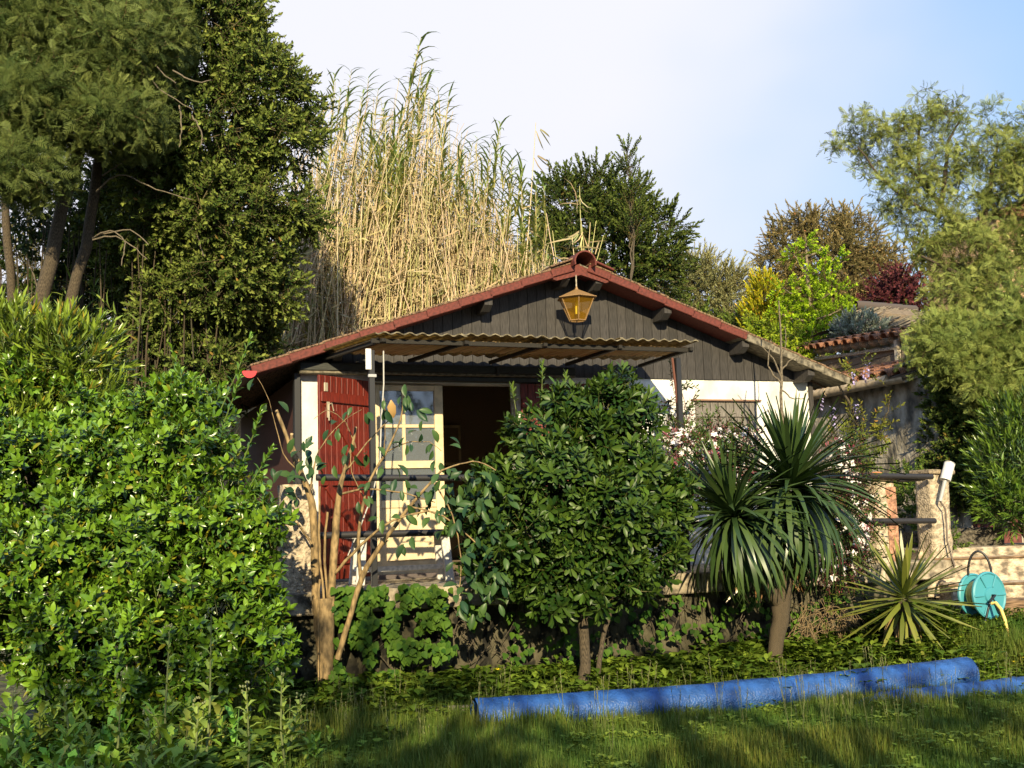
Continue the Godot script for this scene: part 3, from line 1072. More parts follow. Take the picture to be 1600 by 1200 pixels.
	for k in 5:
		var p := dc + Vector3(rf(-0.4, 0.3), rf(-0.08, 0.08), rf(-0.2, 0.2))
		bm.leaf(Transform3D(grow(Vector3(rf(0.4, 1.0), rf(0.1, 0.4), rf(-0.3, 0.3)), Vector3.UP), p), rf(0.4, 0.7), rf(0.2, 0.4), [0.6, 1.0, 0.8, 0.3], 0.6, 0.2, Color.WHITE)
	put(dk, "sheet", bm, paint("black_plastic", lin(0.02, 0.02, 0.022), 0.4))
	# part of a house far up the slope, seen through the feathery tree
	var fh := thing("far_house", "ochre house up the slope glimpsed through the feathery tree", "house", Transform3D(Basis(Vector3.UP, 0.3), at_pixel(1570, 400, 42.0)))
	pbox(fh, "wall", Vector3(0, -1.5, 0), Vector3(4.0, 5.0, 4.0), paint("ochre_render", lin(0.55, 0.36, 0.2), 0.9), 0.02)
	var fr := MB.new()
	fr.extrude(PackedVector2Array([Vector2(-2.3, 0.9), Vector2(2.3, 0.9), Vector2(0, 1.9)]), -2.3, 2.3, Transform3D())
	put(fh, "roof", fr, clay)
	for k in 2:
		var win := pbox(fh, "window", Vector3(-0.9 + 1.8 * k, -0.3, 2.01), Vector3(0.8, 1.1, 0.06), paint("cream_paint", lin(0.76, 0.61, 0.38), 0.5), 0.01)
		pbox(win, "pane", Vector3(0, 0, 0.02), Vector3(0.66, 0.96, 0.04), paint("dark_pane", lin(0.03, 0.035, 0.04), 0.1), 0.0)


# ---------- steps, hose reel, pool cover, small things ----------
func make_steps() -> void:
	var stone := paint("step_render", lin(0.70, 0.57, 0.42), 0.92, noise_tex(0.016, 0.5, 1.0, 0, 61), Vector3(0.9, 1.3, 0.9), 0.7, noise_tex(0.05, 0.0, 1.0, 0, 62))
	var brown := paint("brown_step_stone", lin(0.30, 0.19, 0.11), 0.9, noise_tex(0.02, 0.4, 1.0, 0, 63), Vector3(0.5, 4.0, 0.5), 0.6)
	var dark := paint("dark_stone", lin(0.15, 0.13, 0.10), 0.95, noise_tex(0.03, 0.4, 1.0, 0, 64), Vector3(1.5, 1.5, 1.5), 1.0)
	var fr := Transform3D(Basis(Vector3.UP, 0.06), Vector3(5.4, 0, -12.0))
	var t := thing("garden_steps", "worn cream stone steps climbing to the terrace at the right", "steps", fr)
	var rows := [[0.1, 0.60, 0.12, brown, -0.6], [0.4, 0.765, -0.12, stone, -0.78], [0.6, 1.03, -0.42, stone, -0.9], [0.9, 1.125, -0.6, stone, -0.9]]
	for r in rows:
		pbox(t, "step", Vector3(1.55 + r[4] * 0.5, r[1] - (r[1] - r[0]) * 0.5, r[2] - 0.5), Vector3(3.1 - r[4], r[1] - r[0], 1.0), r[3], 0.015)
	for r in [[1.03, -0.42], [0.765, -0.12]]:
		pbox(t, "nosing", Vector3(1.55 + 0.42 * -1.0, r[0] - 0.014, r[1] + 0.008), Vector3(3.9, 0.024, 0.03), brown, 0.006)
	var fw := thing("flank_wall", "cream rendered flank wall beside the top of the steps", "wall", fr)
	pbox(fw, "wall_body", Vector3(1.1, 1.1, -0.72), Vector3(1.3, 0.52, 0.35), stone, 0.03)
	var dw := thing("dark_stone_kerb", "dark stone block edging the terrace behind the steps", "stone", fr)
	pbox(dw, "block", Vector3(-0.22, 1.2, -1.2), Vector3(1.1, 0.26, 0.3), dark, 0.03)
	pbox(dw, "tilted_slab", Vector3(0.32, 1.36, -1.1), Vector3(0.2, 0.2, 0.06), paint("pale_slab", lin(0.35, 0.34, 0.34), 0.8), 0.02, Vector3(0, 0, 0.35))
	var pw := thing("pink_low_wall", "low faded pink wall behind the end pillar", "wall", Transform3D(Basis(Vector3.UP, 0.1), at_pixel(1520, 800, 14.6)))
	pbox(pw, "wall_body", Vector3(0, -0.2, 0), Vector3(1.2, 0.6, 0.2), paint("faded_pink", lin(0.22, 0.07, 0.06), 0.9, noise_tex(0.02, 0.5, 1.0, 0, 63), Vector3(1, 1, 1)), 0.03)


func make_reel() -> void:
	var blue := paint("turquoise_plastic", lin(0.06, 0.29, 0.35), 0.45)
	var black := paint("black_tube", lin(0.015, 0.015, 0.017), 0.4)
	var c := at_pixel(1545, 930, 11.4)
	var axis := Vector3(0.45, 0.04, 0.89).normalized()
	var b := Transform3D(grow(axis), Vector3.ZERO)
	var t := thing("hose_reel", "turquoise garden hose reel standing at the foot of the steps", "hose reel", Transform3D(Basis(), c))
	var disc := func(off: float, r: float) -> MB:
		var m := MB.new()
		m.lathe(Transform3D(b.basis, axis * off), [Vector2(0, -0.012), Vector2(r * 0.92, -0.012), Vector2(r, -0.006), Vector2(r, 0.012), Vector2(r * 0.93, 0.022), Vector2(r * 0.88, 0.01), Vector2(r * 0.35, 0.016), Vector2(r * 0.32, 0.034), Vector2(0, 0.04)], 32)
		return m
	var d1 := put(t, "disc", disc.call(0.0, 0.235), blue)
	for k in 6:
		var rib := MB.new()
		var dir := b.basis * Vector3(cos(k * TAU / 6), 0, sin(k * TAU / 6))
		bar(rib, dir * 0.09 + axis * 0.02, dir * 0.225 + axis * 0.02, 0.018, 0.014, axis)
		put(d1, "rib", rib, blue)
	put(t, "disc", disc.call(-0.19, 0.22), blue)
	var m := MB.new()
	m.tube([axis * -0.18, Vector3.ZERO], [0.11, 0.11], 20)
	put(t, "drum", m, blue)
	for k in 5:
		m = MB.new()
		var run := []
		var rad := []
		for j in 25:
			run.append(b * (Vector3(cos(TAU * j / 24), 0, sin(TAU * j / 24)) * 0.13) + axis * (-0.155 + 0.034 * k))
			rad.append(0.016)
		m.tube(run, rad, 8, Color.WHITE, false)
		put(t, "hose_coil", m, paint("yellow_hose", lin(0.75, 0.55, 0.16), 0.45))
	m = MB.new()
	var arch := []
	var ar := []
	var across := Vector3.UP.cross(axis).normalized()
	for j in 15:
		var a := PI * j / 14.0
		arch.append(axis * -0.09 - Vector3(0.92, 0, 0.4) * 0.11 * cos(a) + Vector3(0, 0.2 + 0.24 * sin(a), 0))
		ar.append(0.012)
	m.tube(arch, ar, 8)
	put(t, "carry_handle", m, black)
	for s in [-1.0, 1.0]:
		m = MB.new()
		m.tube([axis * 0.03, axis * 0.04 + across * s * 0.12 + Vector3(0, -0.24, 0), axis * 0.05 + across * s * 0.19 + Vector3(0, -0.29, 0)], [0.012, 0.012, 0.012], 8)
		m.tube([axis * -0.28, axis * -0.29 + across * s * 0.14 + Vector3(0, -0.27, 0)], [0.012, 0.012], 8)
		put(t, "foot_frame", m, black)
	m = MB.new()
	m.tube([axis * 0.04, axis * 0.08 + Vector3(0, 0, 0), axis * 0.09 - across * 0.1 + Vector3(0, -0.06, 0)], [0.01, 0.01, 0.012], 8)
	put(t, "crank", m, black)
	var pts := []
	var rad := []
	for p in [[1549, 943, 11.28], [1556, 942, 11.25], [1564, 952, 11.2], [1570, 968, 11.15], [1574, 985, 11.1], [1576, 1002, 11.0], [1580, 1018, 10.9]]:
		pts.append(at_pixel(p[0], p[1], p[2]))
		rad.append(0.017)
	var hose := MB.new()
	hose.tube(pts, rad, 8)
	tag(put(self, "garden_hose", hose, paint("yellow_hose", lin(0.75, 0.55, 0.16), 0.45)), "pale yellow hose drooping from the turquoise reel", "hose")
	var tap := thing("standpipe", "thin rust-pink standpipe with tap just left of the hose reel", "tap", Transform3D(Basis(), at_pixel(1507, 950, 11.7)))
	m = MB.new()
	m.tube([Vector3(0, -0.25, 0), Vector3(0, 0.25, 0), Vector3(0.04, 0.29, 0.02)], [0.022, 0.02, 0.018], 8)
	put(tap, "pipe", m, paint("pink_pipe", lin(0.5, 0.22, 0.15), 0.7))
	pbox(tap, "tap", Vector3(0.03, 0.29, 0.04), Vector3(0.05, 0.06, 0.09), paint("steel", lin(0.4, 0.4, 0.4), 0.4), 0.01)


func make_pool_cover() -> void:
	var cells := noise_tex(0.09, 0.0, 1.0, 0, 71, true)
	var blue := paint("blue_bubble_sheet", lin(0.035, 0.125, 0.40), 0.42, noise_tex(0.012, 0.66, 1.0, 0, 72), Vector3(1.4, 1.4, 1.4), 0.6, cells)
	var t := thing("pool_cover", "long rolled blue bubble pool cover lying across the grass", "pool cover")
	var a := on_ground(742, 1152, 0.0) + Vector3(0, 0.125, -0.1)
	var b := on_ground(1522, 1085, 0.0) + Vector3(0, 0.16, -0.1)
	var ax := (b - a).normalized()
	var side := Vector3.UP.cross(ax).normalized()
	var m := MB.new()
	var n := 60
	var per := 36
	var nz := FastNoiseLite.new()
	nz.seed = 7
	nz.frequency = 1.0
	for k in n + 1:
		var f := float(k) / n
		var p := a.lerp(b, f) + Vector3(0, -0.035 * sin(f * PI), 0)
		for j in per:
			var an := TAU * j / per
			var r := 0.138 + 0.012 * nz.get_noise_3d(f * 7.0, cos(an) * 1.2, sin(an) * 1.2) + 0.006 * nz.get_noise_3d(f * 45.0, cos(an) * 2.0 + 5.0, sin(an) * 2.0)
			var flat := 1.0 if sin(an) > -0.5 else 0.93
			m.vert(p + (side * cos(an) * 1.08 + Vector3.UP * sin(an) * flat) * r, (side * cos(an) + Vector3.UP * sin(an)).normalized(), Color.WHITE)
	for k in n:
		for j in per:
			var q := k * per + j
			var q2 := k * per + (j + 1) % per
			m.face(q, q2, q + per)
			m.face(q2, q2 + per, q + per)
	put(t, "roll", m, blue)
	# the ends show the spiral of the sheet
	for e in [[a, -1.0], [b, 1.0]]:
		m = MB.new()
		var turns := 4.5
		var k0 := 0
		for k in 110:
			var f := k / 109.0
			var an := TAU * turns * f
			var r := lerpf(0.016, 0.132, f)
			var p: Vector3 = e[0] + (side * cos(an) + Vector3.UP * sin(an)) * r
			m.vert(p + ax * 0.012 * e[1], ax * e[1], Color.WHITE)
			m.vert(p + (side * cos(an) + Vector3.UP * sin(an)) * 0.009 + ax * 0.012 * e[1], ax * e[1], Color.WHITE)
			if k:
				var q := k * 2
				m.face(q - 2, q - 1, q)
				m.face(q - 1, q + 1, q)
		put(t, "spiral_edge", m, blue)
		m = MB.new()
		m.lathe(Transform3D(grow(ax * e[1]), e[0] - ax * 0.03 * e[1]), [Vector2(0.13, 0.0), Vector2(0, 0.001)], 24, Color(0.25, 0.25, 0.25))
		put(t, "roll_core", m, blue)
	# the loose end lies in front of the roll as a low crumpled fold
	m = MB.new()
	var s0 := on_ground(1300, 1116, 0.0)
	var s1 := on_ground(1600, 1081, 0.0)
	n = 50
	for k in n + 1:
		var f := float(k) / n
		var p := s0.lerp(s1, f)
		p.y = land(p.x, p.z)
		var out := (s1 - s0).cross(Vector3.UP).normalized()
		if out.z < 0.0:
			out = -out
		for j in 9:
			var g := j / 8.0
			var fade := smoothstep(0.0, 0.3, f)
			var hgt := 0.018 + (0.13 * sin(pow(g, 0.8) * PI) + 0.02 * nz.get_noise_2d(f * 30.0, g * 3.0)) * fade
			m.vert(p + out * (0.22 - 0.42 * g) + Vector3(0, hgt, 0), Vector3.UP, Color.WHITE)
	for k in n:
		for j in 8:
			var q := k * 9 + j
			m.face(q, q + 9, q + 1)
			m.face(q + 1, q + 9, q + 10)
	for q in m.n.size():
		m.n[q] = Vector3.ZERO
	for f in range(0, m.ix.size(), 3):
		var nn := (m.v[m.ix[f + 2]] - m.v[m.ix[f]]).cross(m.v[m.ix[f + 1]] - m.v[m.ix[f]])
		if nn.y < 0.0:
			nn = -nn
		for q in 3:
			m.n[m.ix[f + q]] += nn
	for q in m.n.size():
		m.n[q] = m.n[q].normalized()
	put(t, "loose_fold", m, blue)


func make_small_things() -> void:
	var con := paint("pale_kerb", lin(0.40, 0.36, 0.27), 0.9, noise_tex(0.03, 0.5, 1.0, 0, 73), Vector3(1.5, 1.5, 1.5), 0.5)
	var p := on_ground(675, 1135, 0.0)
	tag(pbox(self, "concrete_board", p + Vector3(0, 0.06, -0.1), Vector3(0.74, 0.15, 0.05), con, 0.008, Vector3(-0.15, 0.12, 0)), "pale concrete board lying at the left end of the blue roll", "board")
	p = on_ground(1205, 1072, 0.0)
	tag(pbox(self, "edging_stone", p + Vector3(0, 0.04, -0.1), Vector3(0.85, 0.12, 0.12), con, 0.012, Vector3(0, 0.3, 0)), "pale edging stone at the wall foot behind the blue roll", "kerb stone")
	# tube lamp that leans on the end pillar
	var t := thing("tube_lamp", "white cylinder lamp on a thin stem leaning on the end pillar", "lamp", house_frame)
	var w := 1.74
	var a := on_house(1484, 724, w)
	var b := on_house(1477, 750, w)
	var c := on_house(1469, 783, w - 0.02)
	var m := MB.new()
	m.tube([a, b], [0.058, 0.058], 18)
	put(t, "lamp_tube", m, paint("white_plastic", lin(0.7, 0.69, 0.66), 0.45))
	m = MB.new()
	m.tube([a + (a - b).normalized() * 0.012, a], [0.05, 0.064], 18)
	put(t, "end_cap", m, paint("steel", lin(0.4, 0.4, 0.4), 0.4))
	m = MB.new()
	m.tube([b, c], [0.024, 0.02], 10)
	put(t, "stem", m, paint("steel", lin(0.4, 0.4, 0.4), 0.4))
	m = MB.new()
	var run := [c]
	for q in [[1477, 795], [1479, 820], [1480, 845], [1486, 868], [1492, 885]]:
		run.append(on_house(q[0], q[1], w - 0.03))
	m.tube(run, [0.01, 0.01, 0.01, 0.01, 0.01, 0.01], 6)
	put(t, "flex", m, paint("grey_flex", lin(0.16, 0.13, 0.11), 0.6))


# ---------- plant builders ----------
const OVATE := [0.12, 0.95, 0.8, 0.0]
const OBOVATE := [0.1, 0.55, 1.0, 0.4]
const LANCE := [0.2, 1.0, 0.65, 0.0]
const HEART := [0.8, 1.0, 0.62, 0.0]
const STRAP := [0.75, 1.0, 1.0, 0.9, 0.6, 0.0]
const BLADE := [0.8, 1.0, 0.6, 0.0]


func sprig(n: int, stem: float, long: float, wide: float, tilt_low: float, tilt_top: float, from := 0.15) -> Array:   # leaves in a spiral round a stem that grows along +Y: [transform, length, width]
	var out := []
	var az := rf(0, TAU)
	for k in n:
		var f := float(k) / maxf(1.0, n - 1)
		az += 2.4 + rf(-0.3, 0.3)
		var tilt := lerpf(tilt_low, tilt_top, f) + rf(-0.22, 0.22)
		var dir := Vector3(sin(tilt) * cos(az), cos(tilt), sin(tilt) * sin(az))
		var b := grow(dir, Vector3.UP) * Basis(Vector3.UP, rf(-0.4, 0.4))
		out.append([Transform3D(b, Vector3(0, stem * lerpf(from, 1.0, f), 0)), long * rf(0.75, 1.15), wide * rf(0.85, 1.15)])
	return out


func sprig_mesh(leaves: Array, stem: float, shape: Array, droop: float, fold: float, low: Color, top: Color, stem_col: Color, thick := 0.003) -> ArrayMesh:
	var b := MB.new()
	if thick > 0.0:
		b.tube([Vector3(0, -stem * 0.5, 0), Vector3(0, stem * 0.4, 0), Vector3(0, stem, 0)], [thick, thick, thick * 0.6], 4, stem_col, false)
	var k := 0
	for q in leaves:
		var f := float(k) / maxf(1.0, leaves.size() - 1)
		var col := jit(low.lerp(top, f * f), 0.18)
		if rng.randf() < 0.02:
			col = Color(top.r * 1.5, top.g * 0.85, top.b)      # a yellowing leaf
		b.leaf(q[0], q[1], q[2], shape, droop + rf(-0.25, 0.25), fold, col)
		k += 1
	return b.mesh()


func feather(fronds: int, long: float, low: Color, top: Color) -> ArrayMesh:     # a twig of twice-divided leaves
	var b := MB.new()
	b.tube([Vector3(0, -long * 0.8, 0), Vector3(0, long * 0.9, 0)], [0.004, 0.002], 3, Color(0.12, 0.09, 0.05), false)
	var az := 0.0
	for k in fronds:
		az += 2.4
		var f := float(k) / fronds
		var tilt := lerpf(1.25, 0.35, f) + rf(-0.2, 0.2)
		var dir := Vector3(sin(tilt) * cos(az), cos(tilt), sin(tilt) * sin(az))
		var t := Transform3D(grow(dir), Vector3(0, long * lerpf(-0.4, 0.9, f), 0))
		var l := long * rf(0.7, 1.1)
		var pairs := 10
		var col := jit(low.lerp(top, f), 0.15)
		for j in pairs:
			var y := l * (j + 0.7) / pairs
			var drop := -0.5 * y * y / l
			for s in [-1.0, 1.0]:
				var d := Vector3(s * 0.85, 0.6, -0.15 + rf(-0.3, 0.3))
				var pl := l * 0.36 * sin(PI * (j + 1.2) / (pairs + 1.5))
				b.leaf(t * Transform3D(grow(d, Vector3(0, 0, 1)), Vector3(0, y, drop)), pl, long * 0.05, [0.5, 1.0, 0.0], 0.4, 0.0, col)
	return b.mesh()


func bl(px: float, py: float, d: float, rx: float, ry: float, rz := -1.0) -> Array:
	var k := d / F
	return [at_pixel(px, py, d), Vector3(rx * k, ry * k, rz if rz > 0.0 else (rx + ry) * 0.5 * k)]


func blobs_of(list: Array) -> Array:
	var out := []
	for q in list:
		out.append(bl(q[0], q[1], q[2], q[3], q[4], q[5] if q.size() > 5 else -1.0))
	return out


# Scatters sprigs through a union of ellipsoids, mostly near its outside; returns their transforms.
func crown(parent: Node, called: String, meshes: Array, material: Material, blobs: Array, count: int, smin: float, smax: float, o := {}) -> Array:
	var inner: float = o.get("inner", 0.55)
	var up: float = o.get("up", 0.35)
	var rnd: float = o.get("rnd", 0.6)
	var thr: float = o.get("thr", -1.0)
	var nf: float = o.get("nf", 1.0)
	var back: float = o.get("back", 0.6)
	var c0: Color = o.get("c0", Color(0.75, 0.75, 0.75))
	var c1: Color = o.get("c1", Color(1.2, 1.2, 1.1))
	var nz := FastNoiseLite.new()
	nz.seed = int(blobs[0][0].x * 1000.0) + 77
	nz.frequency = nf
	var area := []
	var total := 0.0
	for q in blobs:
		var r: Vector3 = q[1]
		total += r.x * r.y + r.y * r.z + r.x * r.z
		area.append(total)
	var where := []
	var tint := []
	for k in meshes:
		where.append([])
		tint.append([])
	var all := []
	var made := 0
	var tries := 0
	while made < count and tries < count * 12:
		tries += 1
		var pick := rf(0, total)
		var i := 0
		while area[i] < pick:
			i += 1
		var q: Array = blobs[i]
		var d := rv()
		var rad := pow(lerpf(inner * inner * inner, 1.0, rng.randf()), 0.3333)
		var p: Vector3 = q[0] + d * rad * q[1]
		var view := (EYE - p).normalized()
		if d.dot(view) < -0.1 and rng.randf() > back:
			continue
		var deep := false
		for j in blobs.size():
			if j != i and ((p - blobs[j][0]) / blobs[j][1]).length() < inner * 0.85:
				deep = true
				break
		if deep or p.y < 0.03:
			continue
		var nv := nz.get_noise_3dv(p)
		if nv < thr:
			continue
		var n: Vector3 = (d / q[1]).normalized()
		var dir := (n + Vector3.UP * up + rv() * rnd).normalized()
		var s := rf(smin, smax)
		var t := Transform3D(grow(dir) * Basis(Vector3.UP, rf(0, TAU)), p)
		t.basis = t.basis.scaled_local(Vector3(s, s, s))
		var v := rng.randi() % meshes.size()
		where[v].append(t)
		tint[v].append(c0.lerp(c1, clampf(0.5 + nv * 0.9 + rf(-0.35, 0.35), 0, 1)))
		all.append([t, v])
		made += 1
	var rest := all
	if o.has("single"):        # the sprigs that show largest come leaf by leaf, every leaf a part
		var so: Dictionary = o["single"]
		var order := []
		for v in meshes.size():
			for k in where[v].size():
				order.append([where[v][k].origin.distance_squared_to(EYE), v, k])
		order.sort_custom(func(a, b): return a[0] < b[0])
		var left: int = so.get("most", 300)
		var drop := {}
		var twigs := MB.new()
		for e in order:
			var lv: Array = so["leaves"][e[1]]
			if left < lv.size():
				break
			left -= lv.size()
			drop["%d %d" % [e[1], e[2]]] = true
			var t: Transform3D = where[e[1]][e[2]]
			var st: float = so.get("stem", 0.1)
			twigs.tube([t * Vector3(0, -st * 0.5, 0), t * Vector3(0, st, 0)], [0.0035, 0.0025], 4, Color(0.12, 0.13, 0.05), false)
			var tone: Array = so["tones"]
			var kk := 0
			for q in lv:
				var lt: Transform3D = t * q[0]
				lt.basis = lt.basis.scaled_local(Vector3(q[2], q[1], q[1]))
				var f := float(kk) / lv.size()
				put(parent, "leaf", tone[clampi(int(f * tone.size() + rf(-1.2, 1.2)), 0, tone.size() - 1)], material, lt)
				kk += 1
		if twigs.v.size():
			tag(put(parent, "twigs", twigs, material), "", "", "", "stuff")
		for v in meshes.size():
			var w2 := []
			var t2 := []
			for k in where[v].size():
				if not drop.has("%d %d" % [v, k]):
					w2.append(where[v][k])
					t2.append(tint[v][k])
			where[v] = w2
			tint[v] = t2
	for v in meshes.size():
		if where[v].size():
			scatter(parent, called, meshes[v], material, where[v], tint[v])
	return rest


func unit_leaves(shape: Array, droop: float, fold: float, low: Color, top: Color, n := 5) -> Array:     # one leaf of length and width 1 in several tones
	var out := []
	for k in n:
		var b := MB.new()
		b.leaf(Transform3D(), 1.0, 1.0, shape, droop + rf(-0.2, 0.2), fold, low.lerp(top, float(k) / (n - 1)))
		out.append(b.mesh())
	return out


func limb(b: MB, pts: Array, rads: Array, sides := 8, wig := 0.0) -> void:     # a bent, tapering branch through the given points
	var c := Curve3D.new()
	for k in pts.size():
		var tan_: Vector3 = (pts[mini(k + 1, pts.size() - 1)] - pts[maxi(k - 1, 0)]) * 0.18
		c.add_point(pts[k], -tan_, tan_)
	var total := c.get_baked_length()
	var n := maxi(3, int(pts.size() * 3))
	var run := []
	var rr := []
	for k in n + 1:
		var f := float(k) / n
		var p := c.sample_baked(f * total)
		if k > 0 and k < n:
			p += rv() * wig
		run.append(p)
		var g := f * (rads.size() - 1)
		var i := mini(int(g), rads.size() - 2)
		rr.append(lerpf(rads[i], rads[i + 1], g - i) * (1.0 + rf(-0.04, 0.04)))
	b.tube(run, rr, sides)


func px_limb(b: MB, list: Array, sides := 8, wig := 0.0) -> void:       # points as [pixel x, pixel y, distance, radius in pixels]
	var pts := []
	var rads := []
	for q in list:
		pts.append(at_pixel(q[0], q[1], q[2]))
		rads.append(q[3] * q[2] / F)
	limb(b, pts, rads, sides, wig)


func branches(parent: Node, from: Vector3, blobs: Array, r0: float, bark: Material, wig := 0.05, called := "limb") -> void:     # a limb from a fork into each lobe of the crown
	for q in blobs:
		var b := MB.new()
		var mid: Vector3 = from.lerp(q[0], 0.5) + Vector3(rf(-0.1, 0.1), rf(-0.15, 0.05), rf(-0.1, 0.1)) * from.distance_to(q[0]) * 0.4
		limb(b, [from, mid, q[0]], [r0, r0 * 0.65, r0 * 0.25], 6, wig)
		for k in 5:
			var e: Vector3 = q[0] + rv() * q[1] * 0.75
			var s: Vector3 = mid.lerp(q[0], rf(0.1, 1.0))
			limb(b, [s, s.lerp(e, 0.5) + rv() * 0.05, e], [r0 * 0.28, r0 * 0.18, r0 * 0.06], 5, wig * 0.5)
		put(parent, called, b, bark)


func bark_of(called: String, col: Color) -> StandardMaterial3D:
	return paint(called, col, 0.95, noise_tex(0.03, 0.45, 1.0, 0, 81), Vector3(6, 1.6, 6), 0.6)


# ---------- trees behind ----------
func plain_tree(called: String, label: String, cat: String, list: Array, meshes: Array, mat: Material, count: int, smin: float, smax: float, o: Dictionary, base: Array, bark: Material, r: float) -> Node3D:
	var t := thing(called, label, cat, Transform3D(), o.get("group", ""))
	var blobs := blobs_of(list)
	var foot := at_pixel(base[0], base[1], base[2])
	var fork := foot.lerp(blobs[0][0], 0.45)
	foot.y = land(foot.x, foot.z) - 0.1
	var b := MB.new()
	limb(b, [foot, foot.lerp(fork, 0.5) + Vector3(rf(-0.1, 0.1), 0, 0), fork], [r * 1.2, r, r * 0.8], 8, 0.02)
	put(t, "trunk", b, bark)
	branches(t, fork, blobs, r * 0.7, bark)
	crown(t, "crown", meshes, mat, blobs, count, smin, smax, o)
	return t


func make_far_trees() -> void:
	var dull := leafy("dull_leaf", 0.55, 0.5, 0.2)
	var bark := bark_of("grey_bark", lin(0.16, 0.13, 0.09))
	var twig := Color(0.1, 0.08, 0.04)
	# dark evergreen oak behind the ridge
	var oak := []
	for k in 3:
		oak.append(sprig_mesh(sprig(26, 0.42, 0.085, 0.036, 1.2, 0.4, 0.0), 0.42, OVATE, 0.2, 0.25, lin(0.035, 0.06, 0.016), lin(0.10, 0.13, 0.03), twig, 0.006))
	plain_tree("evergreen_oak", "dark evergreen tree directly behind the roof ridge", "tree", [[940, 400, 23, 90, 90], [900, 340, 23, 55, 60], [960, 330, 23.3, 55, 55], [1010, 390, 23, 55, 65], [870, 330, 23, 30, 45], [925, 300, 23, 30, 35], [1035, 360, 23, 30, 30], [985, 440, 23, 80, 60], [880, 430, 22.5, 60, 70]], oak, dull, 1500, 0.8, 1.3, {"inner": 0.6, "thr": -0.25, "nf": 1.2}, [950, 600, 23], bark, 0.14)
	plain_tree("slender_evergreen", "slim upright evergreen rising above the dark tree right of the ridge", "tree", [[983, 290, 21.5, 15, 45, 0.2], [980, 250, 21.5, 9, 26, 0.12], [988, 340, 21.5, 17, 50, 0.25]], oak, dull, 130, 0.6, 0.85, {"inner": 0.1, "up": 1.2, "c0": Color(1.1, 1.1, 1.1), "c1": Color(1.7, 1.6, 1.4)}, [988, 560, 21.5], bark, 0.03)
	# olive-grey trees on the slope
	var olive := []
	for k in 3:
		olive.append(sprig_mesh(sprig(26, 0.5, 0.085, 0.02, 1.0, 0.3, 0.0), 0.5, LANCE, 0.1, 0.2, lin(0.17, 0.175, 0.085), lin(0.31, 0.29, 0.15), twig, 0.006))
	plain_tree("olive_tree", "pale olive tree beyond the right roof slope", "tree", [[1100, 470, 27, 50, 60], [1060, 460, 27, 40, 50], [1140, 480, 27, 40, 50], [1130, 450, 27, 25, 30], [1080, 430, 27, 30, 22], [1160, 510, 26, 35, 35]], olive, dull, 1100, 0.8, 1.3, {"inner": 0.5, "thr": -0.3, "c0": Color(0.85, 0.9, 0.8), "c1": Color(1.35, 1.3, 1.1)}, [1100, 600, 27], bark, 0.15)
	var dusty := []
	for k in 3:
		dusty.append(sprig_mesh(sprig(30, 0.6, 0.1, 0.032, 1.0, 0.3, 0.0), 0.6, OVATE, 0.1, 0.2, lin(0.13, 0.115, 0.05), lin(0.30, 0.24, 0.115), twig, 0.007))
	plain_tree("dusty_tree", "big rounded brownish-green tree standing highest on the slope", "tree", [[1290, 430, 34, 80, 80], [1235, 390, 34, 38, 50], [1290, 370, 34, 45, 40], [1335, 385, 34, 40, 45], [1365, 440, 34, 45, 55], [1215, 430, 34, 30, 60], [1250, 350, 34, 25, 20], [1330, 350, 34, 22, 18], [1310, 490, 34, 90, 50]], dusty, dull, 3000, 0.6, 1.0, {"inner": 0.65, "thr": -0.3, "nf": 0.9, "up": 0.2, "rnd": 1.4, "c0": Color(0.8, 0.85, 0.8), "c1": Color(1.3, 1.2, 1.05)}, [1290, 560, 34], bark, 0.25)
	# yellow conifer and the fresh green young tree
	var gold := []
	var lime := []
	for k in 3:
		gold.append(sprig_mesh(sprig(26, 0.22, 0.07, 0.022, 0.9, 0.15, 0.0), 0.22, LANCE, 0.0, 0.2, lin(0.30, 0.32, 0.02), lin(0.62, 0.54, 0.04), twig, 0.004))
		lime.append(sprig_mesh(sprig(16, 0.3, 0.085, 0.05, 1.3, 0.8, 0.0), 0.3, HEART, 0.3, 0.2, lin(0.22, 0.36, 0.016), lin(0.38, 0.52, 0.03), Color(0.2, 0.16, 0.08), 0.004))
	plain_tree("golden_conifer", "yellow conifer with upright sprays left of the lime-green sapling", "tree", [[1195, 470, 22.5, 22, 34], [1185, 500, 22.5, 28, 30], [1205, 520, 22.5, 28, 30], [1192, 447, 22.5, 13, 17]], gold, leafy("bright_leaf", 0.5, 0.7, 0.2), 420, 0.8, 1.2, {"inner": 0.4, "up": 1.3}, [1195, 570, 22.5], bark, 0.05)
	var lt := thing("young_tree", "lime-green sapling with pale trunk before the brownish tree", "tree")
	var b := MB.new()
	var trunk := [[1268, 545, 20.5, 5], [1264, 470, 20.5, 4], [1261, 420, 20.5, 3], [1259, 372, 20.5, 1.2]]
	px_limb(b, trunk, 6, 0.01)
	for q in [[1262, 470, 1225, 450], [1262, 470, 1305, 455], [1261, 430, 1240, 395], [1261, 435, 1312, 395], [1264, 500, 1220, 490], [1265, 500, 1318, 480], [1266, 520, 1230, 525], [1260, 400, 1285, 385]]:
		px_limb(b, [[q[0], q[1], 20.5, 2.2], [(q[0] + q[2]) * 0.5, (q[1] + q[3]) * 0.5 + 4, 20.5 + rf(-0.3, 0.3), 1.5], [q[2], q[3], 20.5 + rf(-0.4, 0.4), 0.8]], 5, 0.01)
	put(lt, "trunk", b, bark_of("pale_bark", lin(0.36, 0.29, 0.2)))
